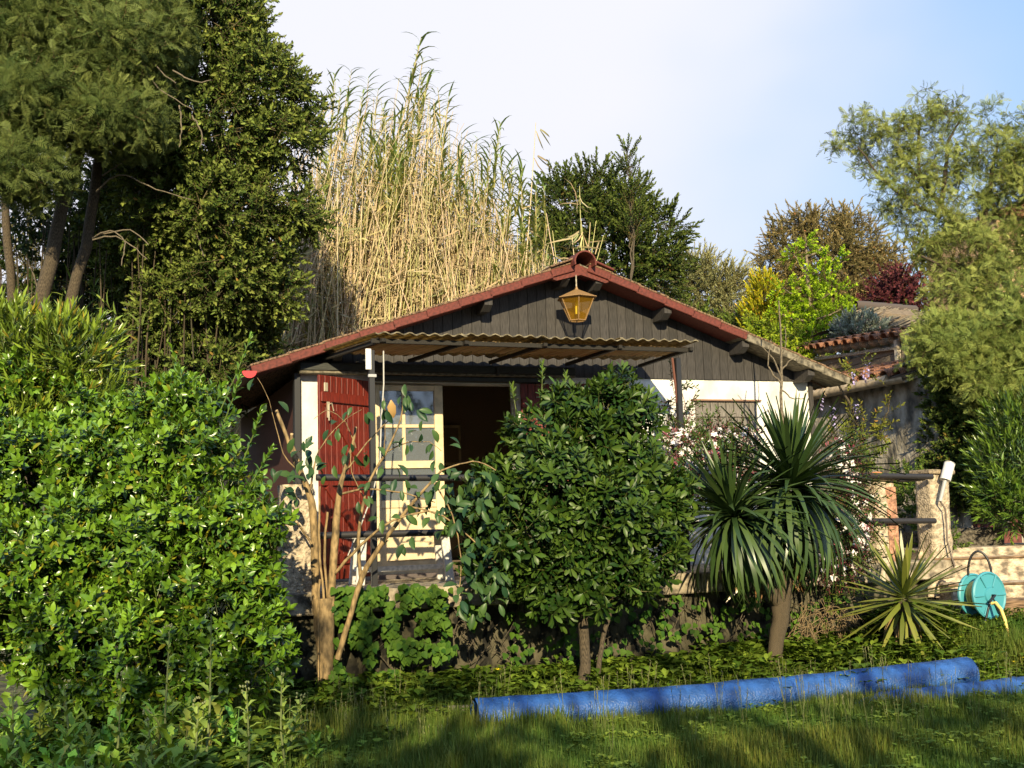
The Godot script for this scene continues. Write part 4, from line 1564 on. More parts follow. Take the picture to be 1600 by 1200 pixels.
	crown(lt, "crown", lime, leafy("bright_leaf", 0.5, 0.7, 0.2), blobs_of([[1262, 470, 20.5, 26, 18, 0.3], [1225, 452, 20.5, 20, 12, 0.2], [1303, 458, 20.5, 25, 13, 0.2], [1240, 398, 20.5, 14, 8, 0.15], [1258, 385, 20.5, 9, 18, 0.15], [1300, 402, 20.5, 22, 9, 0.15], [1284, 430, 20.5, 24, 14, 0.2], [1228, 492, 20.5, 22, 16, 0.3], [1312, 485, 20.5, 20, 12, 0.3], [1270, 515, 20.5, 34, 18, 0.3], [1228, 530, 20.5, 26, 16, 0.3]]), 520, 0.45, 0.75, {"inner": 0.1, "up": 0.2, "thr": -0.35, "nf": 3.0})
	plain_tree("yellow_green_shrub", "loose yellow-green shrub at the roof edge left of the sapling", "shrub", [[1215, 550, 18.5, 45, 40, 0.4], [1180, 530, 18.5, 25, 30, 0.3], [1240, 570, 18.5, 30, 25, 0.3]], lime, leafy("bright_leaf", 0.5, 0.7, 0.2), 300, 0.5, 0.8, {"inner": 0.3, "c0": Color(0.55, 0.5, 0.9), "c1": Color(0.9, 0.8, 1.0)}, [1215, 640, 18.5], bark, 0.03)
	# red shrub, silver shrub
	var wine := []
	var silver := []
	for k in 3:
		wine.append(sprig_mesh(sprig(18, 0.4, 0.09, 0.05, 1.1, 0.5, 0.0), 0.4, OVATE, 0.2, 0.2, lin(0.075, 0.02, 0.026), lin(0.125, 0.038, 0.044), twig, 0.005))
		silver.append(sprig_mesh(sprig(26, 0.16, 0.06, 0.016, 1.0, 0.3, 0.0), 0.16, LANCE, 0.1, 0.2, lin(0.25, 0.28, 0.24), lin(0.42, 0.45, 0.40), twig, 0.003))
	plain_tree("red_leaved_shrub", "dark red-leaved shrub on the slope right of the brownish tree", "shrub", [[1395, 465, 28, 32, 34], [1375, 480, 28, 20, 20], [1418, 475, 28, 20, 22], [1400, 445, 28, 20, 16]], wine, dull, 330, 0.8, 1.2, {"inner": 0.4, "thr": -0.3, "nf": 2.0}, [1395, 545, 28], bark, 0.06)
	plain_tree("silver_shrub", "small silver-grey shrub beside the black sheeting", "shrub", [[1340, 515, 18.8, 30, 18, 0.35], [1320, 525, 18.8, 18, 14, 0.3], [1365, 520, 18.8, 15, 12, 0.3]], silver, dull, 260, 0.8, 1.3, {"inner": 0.3, "up": 0.8}, [1340, 560, 18.8], bark, 0.02)
	# bushes that close the gap along the slope
	plain_tree("slope_bush", "mid green bush on the slope just behind the right roof edge", "bush", [[1130, 560, 24, 80, 50, 0.9], [1060, 540, 24.5, 60, 50, 0.9]], oak, dull, 450, 0.9, 1.4, {"inner": 0.5, "c0": Color(0.8, 0.9, 0.8), "c1": Color(1.6, 1.6, 1.3)}, [1130, 640, 24], bark, 0.06)
	plain_tree("slope_bush", "mid green bush on the slope between the sapling and the red-leaved shrub", "bush", [[1300, 545, 25, 90, 40, 0.9], [1400, 545, 25, 70, 40, 0.9]], oak, dull, 450, 0.9, 1.4, {"inner": 0.5, "c0": Color(0.8, 0.9, 0.8), "c1": Color(1.6, 1.6, 1.3)}, [1340, 640, 25], bark, 0.06)
	var sk := plain_tree("skyline_grove", "distant olive-green grove closing the view behind the left trees", "grove", [[-60, 480, 40, 260, 130, 2.5], [230, 510, 40, 180, 110, 2.5], [520, 560, 40, 220, 80, 2.5], [800, 560, 42, 250, 90, 2.5], [1500, 520, 42, 260, 130, 2.5]], dusty, dull, 3600, 1.3, 2.1, {"inner": 0.7, "c0": Color(0.6, 0.7, 0.6), "c1": Color(1.0, 1.05, 0.8)}, [230, 640, 40], bark, 0.3)
	sk.set_meta("kind", "stuff")


func make_canes() -> void:
	var dry := paint("dry_cane", Color.WHITE, 0.55)
	var leafm := leafy("cane_leaf", 0.6, 0.6, 0.2)
	var kinds := []
	for k in 6:
		var b := MB.new()
		var run := []
		var rad := []
		var bend := rf(-0.05, 0.07)
		for j in 8:
			var f := j / 7.0
			run.append(Vector3(bend * f * f + rf(-0.004, 0.004), f, rf(-0.01, 0.01)))
			rad.append(lerpf(1.0, 0.35, f))
		var d := Vector3.ZERO
		# non-uniform: x and z are scaled by the radius separately, so bends are stored in units of 1/radius
		for j in 8:
			run[j] = Vector3(run[j].x * 60.0, run[j].y, run[j].z * 60.0)
		var col: Color = [lin(0.60, 0.46, 0.25), lin(0.68, 0.54, 0.33), lin(0.50, 0.38, 0.21), lin(0.56, 0.47, 0.22), lin(0.66, 0.48, 0.32), lin(0.46, 0.43, 0.17)][k]
		var s := b.v.size()
		for j in 8:
			for q in 4:
				var a := TAU * q / 4
				var shade := col * rf(0.9, 1.08)
				b.vert(run[j] + Vector3(cos(a), 0, sin(a)) * rad[j], Vector3(cos(a), 0.0, sin(a)), shade)
		for j in 7:
			for q in 4:
				var e := s + j * 4 + q
				var g := s + j * 4 + (q + 1) % 4
				b.face(e, e + 4, g)
				b.face(g, e + 4, g + 4)
		kinds.append(b.mesh())
	var t := thing("cane_thicket", "tall thicket of dry golden giant canes behind the hut", "canes")
	var list := []
	# height of the thicket's top along the picture
	var tops := [[400, 490], [450, 420], [480, 375], [530, 340], [590, 320], [640, 295], [700, 320], [760, 365], [820, 400], [880, 440]]
	for k in 2100:
		var px := rf(395, 885)
		var d := rf(18.2, 20.8)
		var i := 0
		while i < tops.size() - 2 and tops[i + 1][0] < px:
			i += 1
		var top: float = lerpf(tops[i][1], tops[i + 1][1], clampf((px - tops[i][0]) / (tops[i + 1][0] - tops[i][0]), 0, 1))
		var tip := at_pixel(px, top + 80.0 * rng.randf() - 30.0 - 170.0 * pow(rng.randf(), 4.0) * (1.0 - smoothstep(680.0, 860.0, px)), d)
		var y := land(tip.x, tip.z) - 0.1
		var len_ := maxf(1.2, tip.y - y)
		var lean := rng.randfn(0.13, 0.19)
		var foot := Vector3(tip.x - lean * len_, y, tip.z + rf(-0.25, 0.25))
		list.append([foot, tip, rf(0.008, 0.015)])
	# taller ones with green tops that stand out against the sky
	var tall := [[522, 128, 19], [548, 118, 19], [575, 130, 19], [590, 150, 19.3], [600, 170, 19], [617, 190, 19], [655, 72, 19.4], [660, 100, 19.4], [640, 140, 19.2], [685, 150, 19], [672, 180, 19], [700, 160, 19], [625, 200, 19], [745, 225, 19.3], [780, 205, 19.2], [765, 235, 19], [560, 200, 19.5], [505, 170, 19.5], [540, 210, 19], [582, 220, 19], [610, 240, 19], [650, 230, 19], [720, 250, 19.2], [800, 260, 19], [838, 300, 18.7], [815, 300, 18.6], [640, 215, 19.2], [570, 260, 19], [690, 240, 19]]
	var flags := []
	for k in 3:
		var b := MB.new()
		b.tube([Vector3(0, -0.6, 0), Vector3(0, 0.15, 0)], [0.008, 0.004], 4, lin(0.42, 0.36, 0.12), false)
		for j in 13:
			var f := j / 12.0
			var a := (PI if j % 2 else 0.0) + rf(-0.6, 0.6)
			var dir := Vector3(cos(a) * 0.7, 0.75, sin(a) * 0.7)
			b.leaf(Transform3D(grow(dir), Vector3(0, lerpf(-0.6, 0.12, f), 0)), rf(0.28, 0.45), 0.035, [0.7, 1.0, 0.8, 0.5, 0.0], rf(0.7, 1.7), 0.15, jit(lin(0.50, 0.46, 0.20).lerp(lin(0.22, 0.32, 0.10), f), 0.2))
		flags.append(b.mesh())
	var green := []
	for q in tall:
		for rep in 2:
			var tip := at_pixel(q[0] + (rf(-26, 26) if rep else 0.0), q[1] + (rf(10, 60) if rep else 0.0), q[2] + rf(-0.4, 0.4))
			var y := land(tip.x, tip.z)
			var foot := Vector3(tip.x - rng.randfn(0.10, 0.05) * (tip.y - y), y, tip.z)
			list.append([foot, tip, rf(0.011, 0.015)])
			var up := (tip - foot).normalized()
			green.append([tip, up])
			if rep < 1:
				green.append([tip.lerp(foot, 0.09), up])
			if rep == 0:
				green.append([tip.lerp(foot, 0.18), up])
	for k in 130:
		var px := rf(480, 860)
		var e := at_pixel(px, rf(210, 460) + absf(px - 650.0) * 0.25, rf(18.4, 19.2))
		green.append([e, Vector3(rf(-0.2, 0.4), 1, 0)])
	# a bare stalk, and the cut stubs just behind the ridge
	for q in [[843, 192, 18.5, 830, 330], [903, 290, 17.2, 908, 400], [905, 345, 17.2, 911, 400], [920, 348, 17.2, 918, 400], [934, 345, 17.2, 926, 400], [942, 368, 17.2, 930, 410], [896, 372, 17.2, 898, 410], [851, 335, 17.6, 868, 420], [862, 360, 17.6, 872, 430]]:
		var tip := at_pixel(q[0], q[1], q[2])
		var low := at_pixel(q[3], q[4], q[2])
		var foot := low + (low - tip).normalized() * 2.0
		list.append([foot, tip, 0.016])
	list.sort_custom(func(a, b): return a[1].z - a[2] * 30.0 > b[1].z - b[2] * 30.0)
	var where := [[], [], [], [], [], []]
	var tint := [[], [], [], [], [], []]
	for k in list.size():
		var q: Array = list[k]
		var dir: Vector3 = q[1] - q[0]
		var bs := grow(dir, Vector3(0, 0, 1)) * Basis(Vector3.UP, rf(0, TAU))
		bs = bs.scaled_local(Vector3(q[2], dir.length(), q[2]))
		var v := rng.randi() % 6
		var tr := Transform3D(bs, q[0])
		if k < 300:
			put(t, "cane", kinds[v], dry, tr)
		else:
			where[v].append(tr)
			tint[v].append(Color.WHITE * rf(0.65, 1.1))
	for v in 6:
		scatter(t, "canes", kinds[v], dry, where[v], tint[v])
	# dry leaves that hang on the canes
	var strips := []
	for k in 4:
		var b := MB.new()
		for j in 3:
			var dir := Vector3(rf(-0.6, 0.6), rf(-0.8, 0.7), rf(-0.5, 0.6))
			b.leaf(Transform3D(grow(dir, Vector3(0, 0, 1)), Vector3(rf(-0.05, 0.05), rf(-0.1, 0.1), 0)), rf(0.22, 0.5), rf(0.016, 0.03), [0.6, 1.0, 0.8, 0.0], rf(0.3, 1.5), 0.1, jit(lin(0.54, 0.42, 0.24), 0.3))
		strips.append(b.mesh())
	var w2 := [[], [], [], []]
	var t2 := [[], [], [], []]
	for k in 5200:
		var q: Array = list[rng.randi() % list.size()]
		var p: Vector3 = q[0].lerp(q[1], sqrt(rf(0.15, 1.0)) * 0.97)
		var v := k % 4
		w2[v].append(Transform3D(Basis(Vector3.UP, rf(0, TAU)) * Basis(Vector3.RIGHT, rf(-0.3, 0.3)), p))
		var g := rf(0.6, 1.15)
		t2[v].append(Color(g * rf(0.75, 1.0), g, g * 0.8) if k % 5 == 0 else Color(g, g, g))
	for v in 4:
		scatter(t, "dry_leaves", strips[v], leafm, w2[v], t2[v])
	var w3 := [[], [], []]
	var t3 := [[], [], []]
	for q in green:
		var v := rng.randi() % 3
		var bs := grow(q[1]) * Basis(Vector3.UP, rf(0, TAU))
		var s := rf(0.8, 1.25)
		w3[v].append(Transform3D(bs.scaled_local(Vector3(s, s, s)), q[0]))
		t3[v].append(Color.WHITE * rf(0.8, 1.2))
	for v in 3:
		scatter(t, "green_tops", flags[v], leafm, w3[v], t3[v])


func make_left_trees() -> void:
	var twig := Color(0.1, 0.08, 0.05)
	var bark := bark_of("brown_bark", lin(0.13, 0.10, 0.065))
	var matt := leafy("matt_leaf", 0.5, 0.45, 0.2)
	# feathery acacia hanging in from the upper left
	var fern := []
	for k in 4:
		fern.append(feather(8, 0.14, lin(0.05, 0.08, 0.026), lin(0.125, 0.155, 0.046)))
	var t := thing("feathery_acacia", "feathery grey-green acacia filling the upper left corner, two leaning trunks", "tree")
	var foot := at_pixel(60, 500, 12.8)
	for list in [[[40, 900, 12.8, 18], [58, 520, 12.8, 14], [78, 420, 12.8, 13], [98, 320, 12.8, 11], [120, 250, 12.8, 9], [150, 150, 13.0, 9], [170, 20, 13.2, 6]], [[95, 900, 13.1, 14], [108, 500, 13.1, 11], [132, 400, 13.1, 10], [148, 300, 13.1, 9], [158, 230, 13.1, 8], [200, 120, 13.2, 7], [240, 40, 13.2, 5]]]:
		var b := MB.new()
		px_limb(b, list, 12, 0.006)
		put(t, "trunk", b, bark)
	var ab := blobs_of([[60, 50, 12.5, 120, 70, 0.8], [190, 90, 12.4, 90, 70, 0.8], [60, 165, 12.2, 110, 60, 0.8], [185, 190, 12.2, 75, 45, 0.6], [40, 265, 12.0, 65, 45, 0.5], [235, 60, 12.6, 60, 60, 0.6], [110, -30, 12.7, 200, 60, 0.9], [130, 130, 12.6, 130, 60, 0.6], [-20, 110, 12.4, 90, 90, 0.7], [215, 190, 12.3, 45, 30, 0.4]])
	branches(t, at_pixel(150, 160, 13.0), ab, 0.045, bark, 0.03)
	crown(t, "fronds", fern, matt, ab, 5600, 0.85, 1.4, {"inner": 0.45, "up": -0.05, "rnd": 0.7, "thr": -0.3, "nf": 2.0, "back": 0.5, "c0": Color(0.7, 0.75, 0.7), "c1": Color(1.35, 1.3, 1.2)})
	# bare dead twigs in front of the crown
	for q in [[[150, 300, 12.7], [190, 270, 12.6], [230, 290, 12.5], [300, 312, 12.4]], [[160, 275, 12.7], [190, 255, 12.6], [200, 245, 12.5]], [[145, 372, 12.8], [175, 360, 12.6], [195, 380, 12.5], [190, 415, 12.4]], [[145, 375, 12.8], [185, 370, 12.6], [230, 405, 12.5]], [[150, 370, 12.8], [200, 358, 12.6], [232, 382, 12.4]], [[215, 60, 12.2], [240, 100, 12.1], [275, 130, 12.0]], [[190, 80, 12.2], [230, 75, 12.1], [260, 65, 12.0]], [[280, 165, 12.3], [283, 200, 12.2], [280, 230, 12.2]], [[180, 60, 12.2], [215, 95, 12.1], [250, 140, 12.1], [300, 170, 12.1]], [[300, 180, 12.2], [315, 210, 12.2], [312, 230, 12.2]], [[270, 110, 12.2], [310, 130, 12.2], [330, 125, 12.2]], [[300, 330, 13], [312, 380, 13], [318, 400, 13]], [[40, 400, 13.2], [55, 440, 13.2], [58, 470, 13.2]]]:
		var l := []
		for k in q.size():
			l.append([q[k][0], q[k][1], q[k][2], lerpf(1.5, 0.5, float(k) / q.size())])
		var tw := MB.new()
		px_limb(tw, l, 5, 0.012)
		put(t, "dead_twig", tw, bark_of("dead_bark", lin(0.28, 0.23, 0.16)))
	var t3 := thing("slender_tree", "thin dark trunk at the far left edge behind the hedge", "tree")
	var tb := MB.new()
	px_limb(tb, [[25, 800, 13.4, 10], [18, 460, 13.4, 8], [12, 380, 13.4, 7], [8, 320, 13.4, 6], [0, 180, 13.4, 5]], 10, 0.005)
	put(t3, "trunk", tb, bark)
	crown(t3, "crown", fern, matt, blobs_of([[-40, 150, 13.4, 110, 90, 0.7]]), 200, 0.9, 1.3, {})
	# evergreen broadleaf behind it
	var oak := []
	for k in 4:
		oak.append(sprig_mesh(sprig(20, 0.22, 0.058, 0.026, 1.3, 0.5, 0.0), 0.22, OVATE, 0.2, 0.25, lin(0.055, 0.085, 0.02), lin(0.17, 0.195, 0.05), twig, 0.005))
	t = thing("broadleaf_evergreen", "big olive-green evergreen tree between the acacia and the canes", "tree")
	var bb := blobs_of([[325, 60, 13.9, 90, 80, 1.0], [395, 45, 14.0, 28, 30, 0.4], [405, 140, 13.8, 70, 62, 0.8], [330, 220, 13.7, 95, 80, 1.0], [438, 225, 13.8, 50, 40, 0.6], [448, 325, 13.9, 48, 38, 0.6], [360, 340, 13.7, 90, 70, 0.9], [360, 440, 13.9, 70, 60, 0.8], [270, 310, 13.9, 80, 90, 0.9], [470, 165, 13.9, 24, 22, 0.3], [478, 205, 13.9, 24, 22, 0.3], [484, 345, 13.9, 16, 18, 0.25], [420, 395, 13.9, 46, 32, 0.5], [290, -10, 13.9, 120, 60, 1.0], [340, -30, 13.9, 50, 40, 0.7], [375, 510, 14.8, 60, 50, 0.5], [225, 400, 14.6, 60, 60, 0.6], [280, 480, 14.0, 60, 55, 0.6], [200, 300, 14.8, 60, 50, 0.6], [240, 200, 14.6, 60, 60, 0.7], [440, 455, 14.0, 26, 30, 0.35], [150, 360, 15, 40, 40, 0.5], [330, 575, 13.9, 70, 34, 0.4], [235, 560, 14.2, 60, 40, 0.5], [235, 120, 14.4, 60, 60, 0.6], [240, 40, 14.4, 60, 60, 0.6]])
	for list in [[[300, 760, 14.6, 16], [305, 560, 14.6, 12], [320, 440, 14.5, 11], [345, 300, 14.4, 9], [370, 180, 14.4, 7], [360, 60, 14.4, 4]]]:
		var b := MB.new()
		px_limb(b, list, 10, 0.01)
		put(t, "trunk", b, bark)
	branches(t, at_pixel(345, 300, 14.4), bb, 0.05, bark, 0.04)
	crown(t, "crown", oak, matt, bb, 7600, 0.8, 1.4, {"inner": 0.5, "up": 0.0, "rnd": 1.0, "thr": -0.12, "nf": 2.0, "back": 0.5, "c0": Color(0.65, 0.75, 0.7), "c1": Color(1.35, 1.35, 1.15)})
	# dark undergrowth under the trees: canes, ivy and seedlings
	var dk := []
	for k in 3:
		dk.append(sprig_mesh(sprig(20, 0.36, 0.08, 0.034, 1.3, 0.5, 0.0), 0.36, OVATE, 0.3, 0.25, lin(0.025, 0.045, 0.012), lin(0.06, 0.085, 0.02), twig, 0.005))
	var un := thing("shady_undergrowth", "dark tangled undergrowth below the left trees behind the hedge", "undergrowth")
	crown(un, "leaves", dk, matt, blobs_of([[60, 400, 15.5, 130, 110, 0.7], [200, 400, 16, 110, 130, 0.7], [300, 470, 15.5, 110, 100, 0.7], [130, 540, 15, 200, 90, 0.7], [330, 570, 14.6, 90, 70, 0.5], [230, 320, 16, 110, 70, 0.6]]), 1300, 0.9, 1.4, {"inner": 0.3, "thr": -0.12, "nf": 1.6})
	var cm := MB.new()
	for k in 150:
		var px := rf(-10, 350)
		var d := rf(13.6, 15.5)
		var a := at_pixel(px, 720, d)
		var e := at_pixel(px + rng.randfn(6, 22), rf(320, 520), d + rf(-0.3, 0.3))
		cm.tube([a, a.lerp(e, 0.5) + rv() * 0.06, e], [0.014, 0.012, 0.006], 5, jit(Color(1, 1, 1), 0.4), false)
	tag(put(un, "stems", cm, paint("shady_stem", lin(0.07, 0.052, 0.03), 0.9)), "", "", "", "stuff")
	var can := []
	for k in 2:
		can.append(sprig_mesh(sprig(12, 0.5, 0.3, 0.03, 1.0, 0.4, 0.0), 0.5, LANCE, 1.0, 0.15, lin(0.09, 0.14, 0.03), lin(0.16, 0.22, 0.05), twig, 0.006))
	crown(un, "cane_leaves", can, matt, blobs_of([[195, 440, 15, 14, 60, 0.2], [215, 520, 14, 25, 50, 0.2], [150, 520, 14, 40, 40, 0.2]]), 40, 0.7, 1.0, {"inner": 0.1, "up": 1.0})


func make_right_plants() -> void:
	var matt := leafy("matt_leaf", 0.5, 0.45, 0.2)
	var twig := Color(0.1, 0.08, 0.05)
	var bark := bark_of("brown_bark", lin(0.13, 0.10, 0.065))
	var fern := []
	for k in 4:
		fern.append(feather(8, 0.14, lin(0.12, 0.165, 0.045), lin(0.245, 0.285, 0.085)))
	var t := thing("feathery_mimosa", "airy feathery mimosa tree leaning in at the right edge", "tree")
	var b := MB.new()
	px_limb(b, [[1640, 760, 15, 16], [1620, 560, 15, 13], [1590, 470, 15, 11], [1530, 385, 15, 8], [1470, 320, 15, 6], [1430, 275, 15, 4], [1400, 235, 15, 2.5]], 10, 0.01)
	put(t, "trunk", b, bark)
	for list in [[[1470, 320, 15, 5], [1478, 270, 15, 4], [1482, 220, 15, 2.5], [1500, 190, 15, 1.5]], [[1530, 385, 15, 6], [1545, 300, 15, 4], [1560, 220, 15, 2]], [[1440, 285, 15, 3], [1435, 240, 15, 2.5], [1437, 180, 15, 1.5]], [[1590, 470, 15, 5], [1520, 440, 14.6, 4], [1440, 400, 14.5, 2]], [[1620, 560, 15, 6], [1560, 500, 14.4, 4], [1500, 520, 14, 2]], [[1470, 340, 15, 3], [1400, 300, 14.8, 2.4], [1340, 230, 14.8, 1.2]]]:
		b = MB.new()
		px_limb(b, list, 6, 0.012)
		put(t, "limb", b, bark)
	var mb := blobs_of([[1345, 205, 15, 36, 28, 0.4], [1395, 225, 15, 48, 36, 0.45], [1437, 180, 15, 30, 34, 0.35], [1490, 195, 15, 38, 38, 0.45], [1440, 260, 15, 55, 40, 0.5], [1400, 300, 14.8, 36, 34, 0.45], [1455, 335, 14.9, 58, 44, 0.55], [1545, 260, 15, 55, 65, 0.7], [1595, 230, 15, 45, 60, 0.6], [1580, 350, 15, 70, 70, 0.8], [1500, 395, 14.7, 60, 45, 0.6], [1450, 385, 14.7, 22, 22, 0.3], [1580, 450, 14.5, 80, 60, 0.7], [1490, 460, 14.4, 40, 32, 0.4], [1440, 145, 15, 9, 12, 0.12], [1305, 235, 15, 10, 8, 0.12], [1345, 260, 15, 16, 22, 0.2], [1640, 320, 15, 80, 120, 0.8], [1500, 175, 15, 12, 20, 0.12], [1545, 170, 15, 14, 12, 0.15]])
	crown(t, "fronds", fern, matt, mb, 1900, 0.7, 1.15, {"inner": 0.1, "up": 0.0, "rnd": 0.9, "thr": 0.02, "nf": 2.6, "c0": Color(0.75, 0.8, 0.75), "c1": Color(1.3, 1.2, 1.1)})
	t = thing("feathery_bush", "pale feathery bush spilling over the hedge under the mimosa", "bush")
	fern.clear()
	for k in 4:
		fern.append(feather(8, 0.14, lin(0.11, 0.155, 0.04), lin(0.25, 0.295, 0.085)))
	var fb := blobs_of([[1500, 545, 13.8, 80, 45, 0.5], [1580, 540, 13.6, 70, 55, 0.5], [1470, 520, 14, 35, 26, 0.35], [1560, 600, 13.5, 60, 40, 0.4], [1485, 560, 13.8, 40, 25, 0.4], [1610, 490, 13.8, 60, 60, 0.4]])
	branches(t, at_pixel(1600, 640, 13.9), fb, 0.03, bark, 0.02)
	crown(t, "fronds", fern, matt, fb, 1250, 0.75, 1.2, {"thr": -0.15, "nf": 3.0, "inner": 0.3, "up": -0.1, "rnd": 0.7, "c0": Color(0.75, 0.8, 0.75), "c1": Color(1.15, 1.1, 1.0)})
	# leafy hedge that hides the annex corner
	var oak := []
	for k in 3:
		oak.append(sprig_mesh(sprig(18, 0.2, 0.06, 0.03, 1.3, 0.5, 0.0), 0.2, OVATE, 0.2, 0.25, lin(0.05, 0.09, 0.02), lin(0.12, 0.16, 0.035), twig, 0.004))
	t = thing("climber_hedge", "tall dense climber-covered hedge right of the grey annex wall", "hedge")
	var hb := blobs_of([[1520, 640, 14.4, 55, 80, 0.5], [1490, 700, 14.4, 30, 80, 0.4], [1580, 660, 14.2, 60, 90, 0.5], [1525, 740, 14.3, 50, 50, 0.4], [1482, 610, 14.5, 25, 45, 0.3]])
	branches(t, at_pixel(1530, 790, 14.4), hb, 0.03, bark, 0.02)
	crown(t, "leaves", oak, matt, hb, 1700, 0.8, 1.2, {"inner": 0.65, "thr": -0.35, "nf": 2.0})
	var nar := []
	var nl := []
	for k in 3:
		var lv := sprig(16, 0.22, 0.11, 0.02, 0.9, 0.25, 0.1)
		nl.append(lv)
		nar.append(sprig_mesh(lv, 0.22, LANCE, 0.1, 0.2, lin(0.06, 0.12, 0.02), lin(0.14, 0.22, 0.03), Color(0.1, 0.12, 0.04), 0.003))
	t = thing("narrow_leaved_shrub", "bright narrow-leaved shrub at the right edge over the flank wall", "shrub")
	var sb := blobs_of([[1580, 740, 12.9, 50, 60, 0.35], [1600, 680, 13.1, 50, 50, 0.35], [1560, 780, 12.8, 25, 30, 0.25], [1590, 800, 12.8, 35, 25, 0.25]])
	branches(t, at_pixel(1610, 850, 13.0), sb, 0.015, bark, 0.01)
	crown(t, "leaves", nar, leafy("glossy_leaf", 0.3, 0.4, 0.55), sb, 520, 0.8, 1.15, {"inner": 0.4, "up": 0.8, "rnd": 0.4})
	# the same slope goes on beyond the picture's right edge
	plain_tree("slope_tree", "olive-green trees further right on the slope, past the flank wall", "tree", [[1760, 560, 19, 110, 110, 1.2], [1900, 600, 18, 110, 120, 1.2], [1720, 680, 16.5, 70, 90, 0.8], [1820, 740, 15.5, 110, 60, 0.8], [2040, 620, 20, 140, 140, 1.4]], oak, matt, 1700, 1.2, 2.0, {"inner": 0.6}, [1800, 760, 18], bark, 0.1)
	# plants behind the pillars
	t = thing("weedy_growth", "rough green growth behind the terrace pillars", "weeds")
	crown(t, "leaves", oak, matt, blobs_of([[1430, 790, 13.3, 28, 40, 0.25], [1340, 800, 13.6, 50, 50, 0.25], [1420, 750, 13.8, 30, 20, 0.2], [1470, 850, 12.7, 22, 30, 0.15], [1455, 810, 12.75, 16, 30, 0.1]]), 330, 0.6, 0.9, {"inner": 0.2, "up": 0.6, "c0": Color(0.9, 1, 0.9), "c1": Color(1.5, 1.6, 1.2)})
	# wisteria on the annex wall
	t = thing("wisteria", "thin wisteria with lilac tassels climbing the grey annex wall", "climber")
	b = MB.new()
	px_limb(b, [[1346, 760, 14.2, 3.5], [1345, 690, 14.3, 3.0], [1330, 640, 14.3, 2.4], [1310, 600, 14.3, 2.0]], 6, 0.012)
	px_limb(b, [[1345, 690, 14.3, 2.0], [1380, 660, 14.2, 1.4], [1390, 625, 14.2, 1.0]], 5, 0.012)
	put(t, "stem", b, bark)
	var wl := []
	for k in 2:
		wl.append(sprig_mesh(sprig(14, 0.22, 0.07, 0.026, 1.2, 0.6, 0.0), 0.22, OVATE, 0.4, 0.2, lin(0.12, 0.12, 0.02), lin(0.2, 0.19, 0.04), twig, 0.003))
	crown(t, "leaves", wl, matt, blobs_of([[1345, 668, 14.1, 32, 26, 0.2], [1320, 690, 14.0, 26, 30, 0.2], [1340, 580, 14.1, 22, 12, 0.2], [1385, 640, 14.15, 10, 14, 0.08], [1382, 700, 14.15, 12, 28, 0.08], [1350, 720, 14.1, 14, 30, 0.12], [1330, 745, 14.0, 22, 20, 0.15]]), 105, 0.7, 1.0, {"inner": 0.1, "c0": Color(0.6, 0.9, 0.8), "c1": Color(1.1, 1.1, 1.0)})
	for q in [[1282, 628], [1300, 642], [1303, 655], [1338, 640], [1350, 590], [1356, 577], [1333, 590]]:
		var f := MB.new()
		for k in 22:
			var g := k / 22.0
			var d := rv()
			f.leaf(Transform3D(grow(d + Vector3(0, -0.3, 0)), Vector3(d.x * 0.035 * (1.1 - g), -0.16 * g, d.z * 0.035 * (1.1 - g))), 0.03, 0.024, [0.5, 1.0, 0.4], 0.3, 0.2, jit(lin(0.42, 0.36, 0.62), 0.2))
		put(t, "flower_tassel", f, matt, Transform3D(Basis(), at_pixel(q[0], q[1] - 8, 13.9)))
	# bare sapling before the right roof corner
	t = thing("bare_sapling", "leafless twiggy sapling rising before the right roof corner", "sapling")
	b = MB.new()
	for list in [[[1222, 720, 12.3, 3.2], [1221, 600, 12.3, 2.6], [1220, 540, 12.3, 2], [1217, 470, 12.3, 1]], [[1221, 590, 12.3, 1.8], [1205, 555, 12.3, 1.3], [1188, 540, 12.3, 0.7]], [[1220, 580, 12.3, 1.6], [1232, 565, 12.3, 1.2], [1246, 556, 12.3, 0.7]], [[1221, 600, 12.3, 1.7], [1200, 570, 12.3, 1.2], [1205, 530, 12.3, 0.7]], [[1220, 560, 12.3, 1.2], [1228, 535, 12.3, 0.9], [1226, 510, 12.3, 0.6]], [[1222, 610, 12.3, 1.4], [1236, 622, 12.2, 1.1], [1256, 624, 12.2, 0.8], [1262, 610, 12.2, 0.6]]]:
		px_limb(b, list, 5, 0.008)
	put(t, "twigs", b, bark_of("dead_bark", lin(0.28, 0.23, 0.16)))


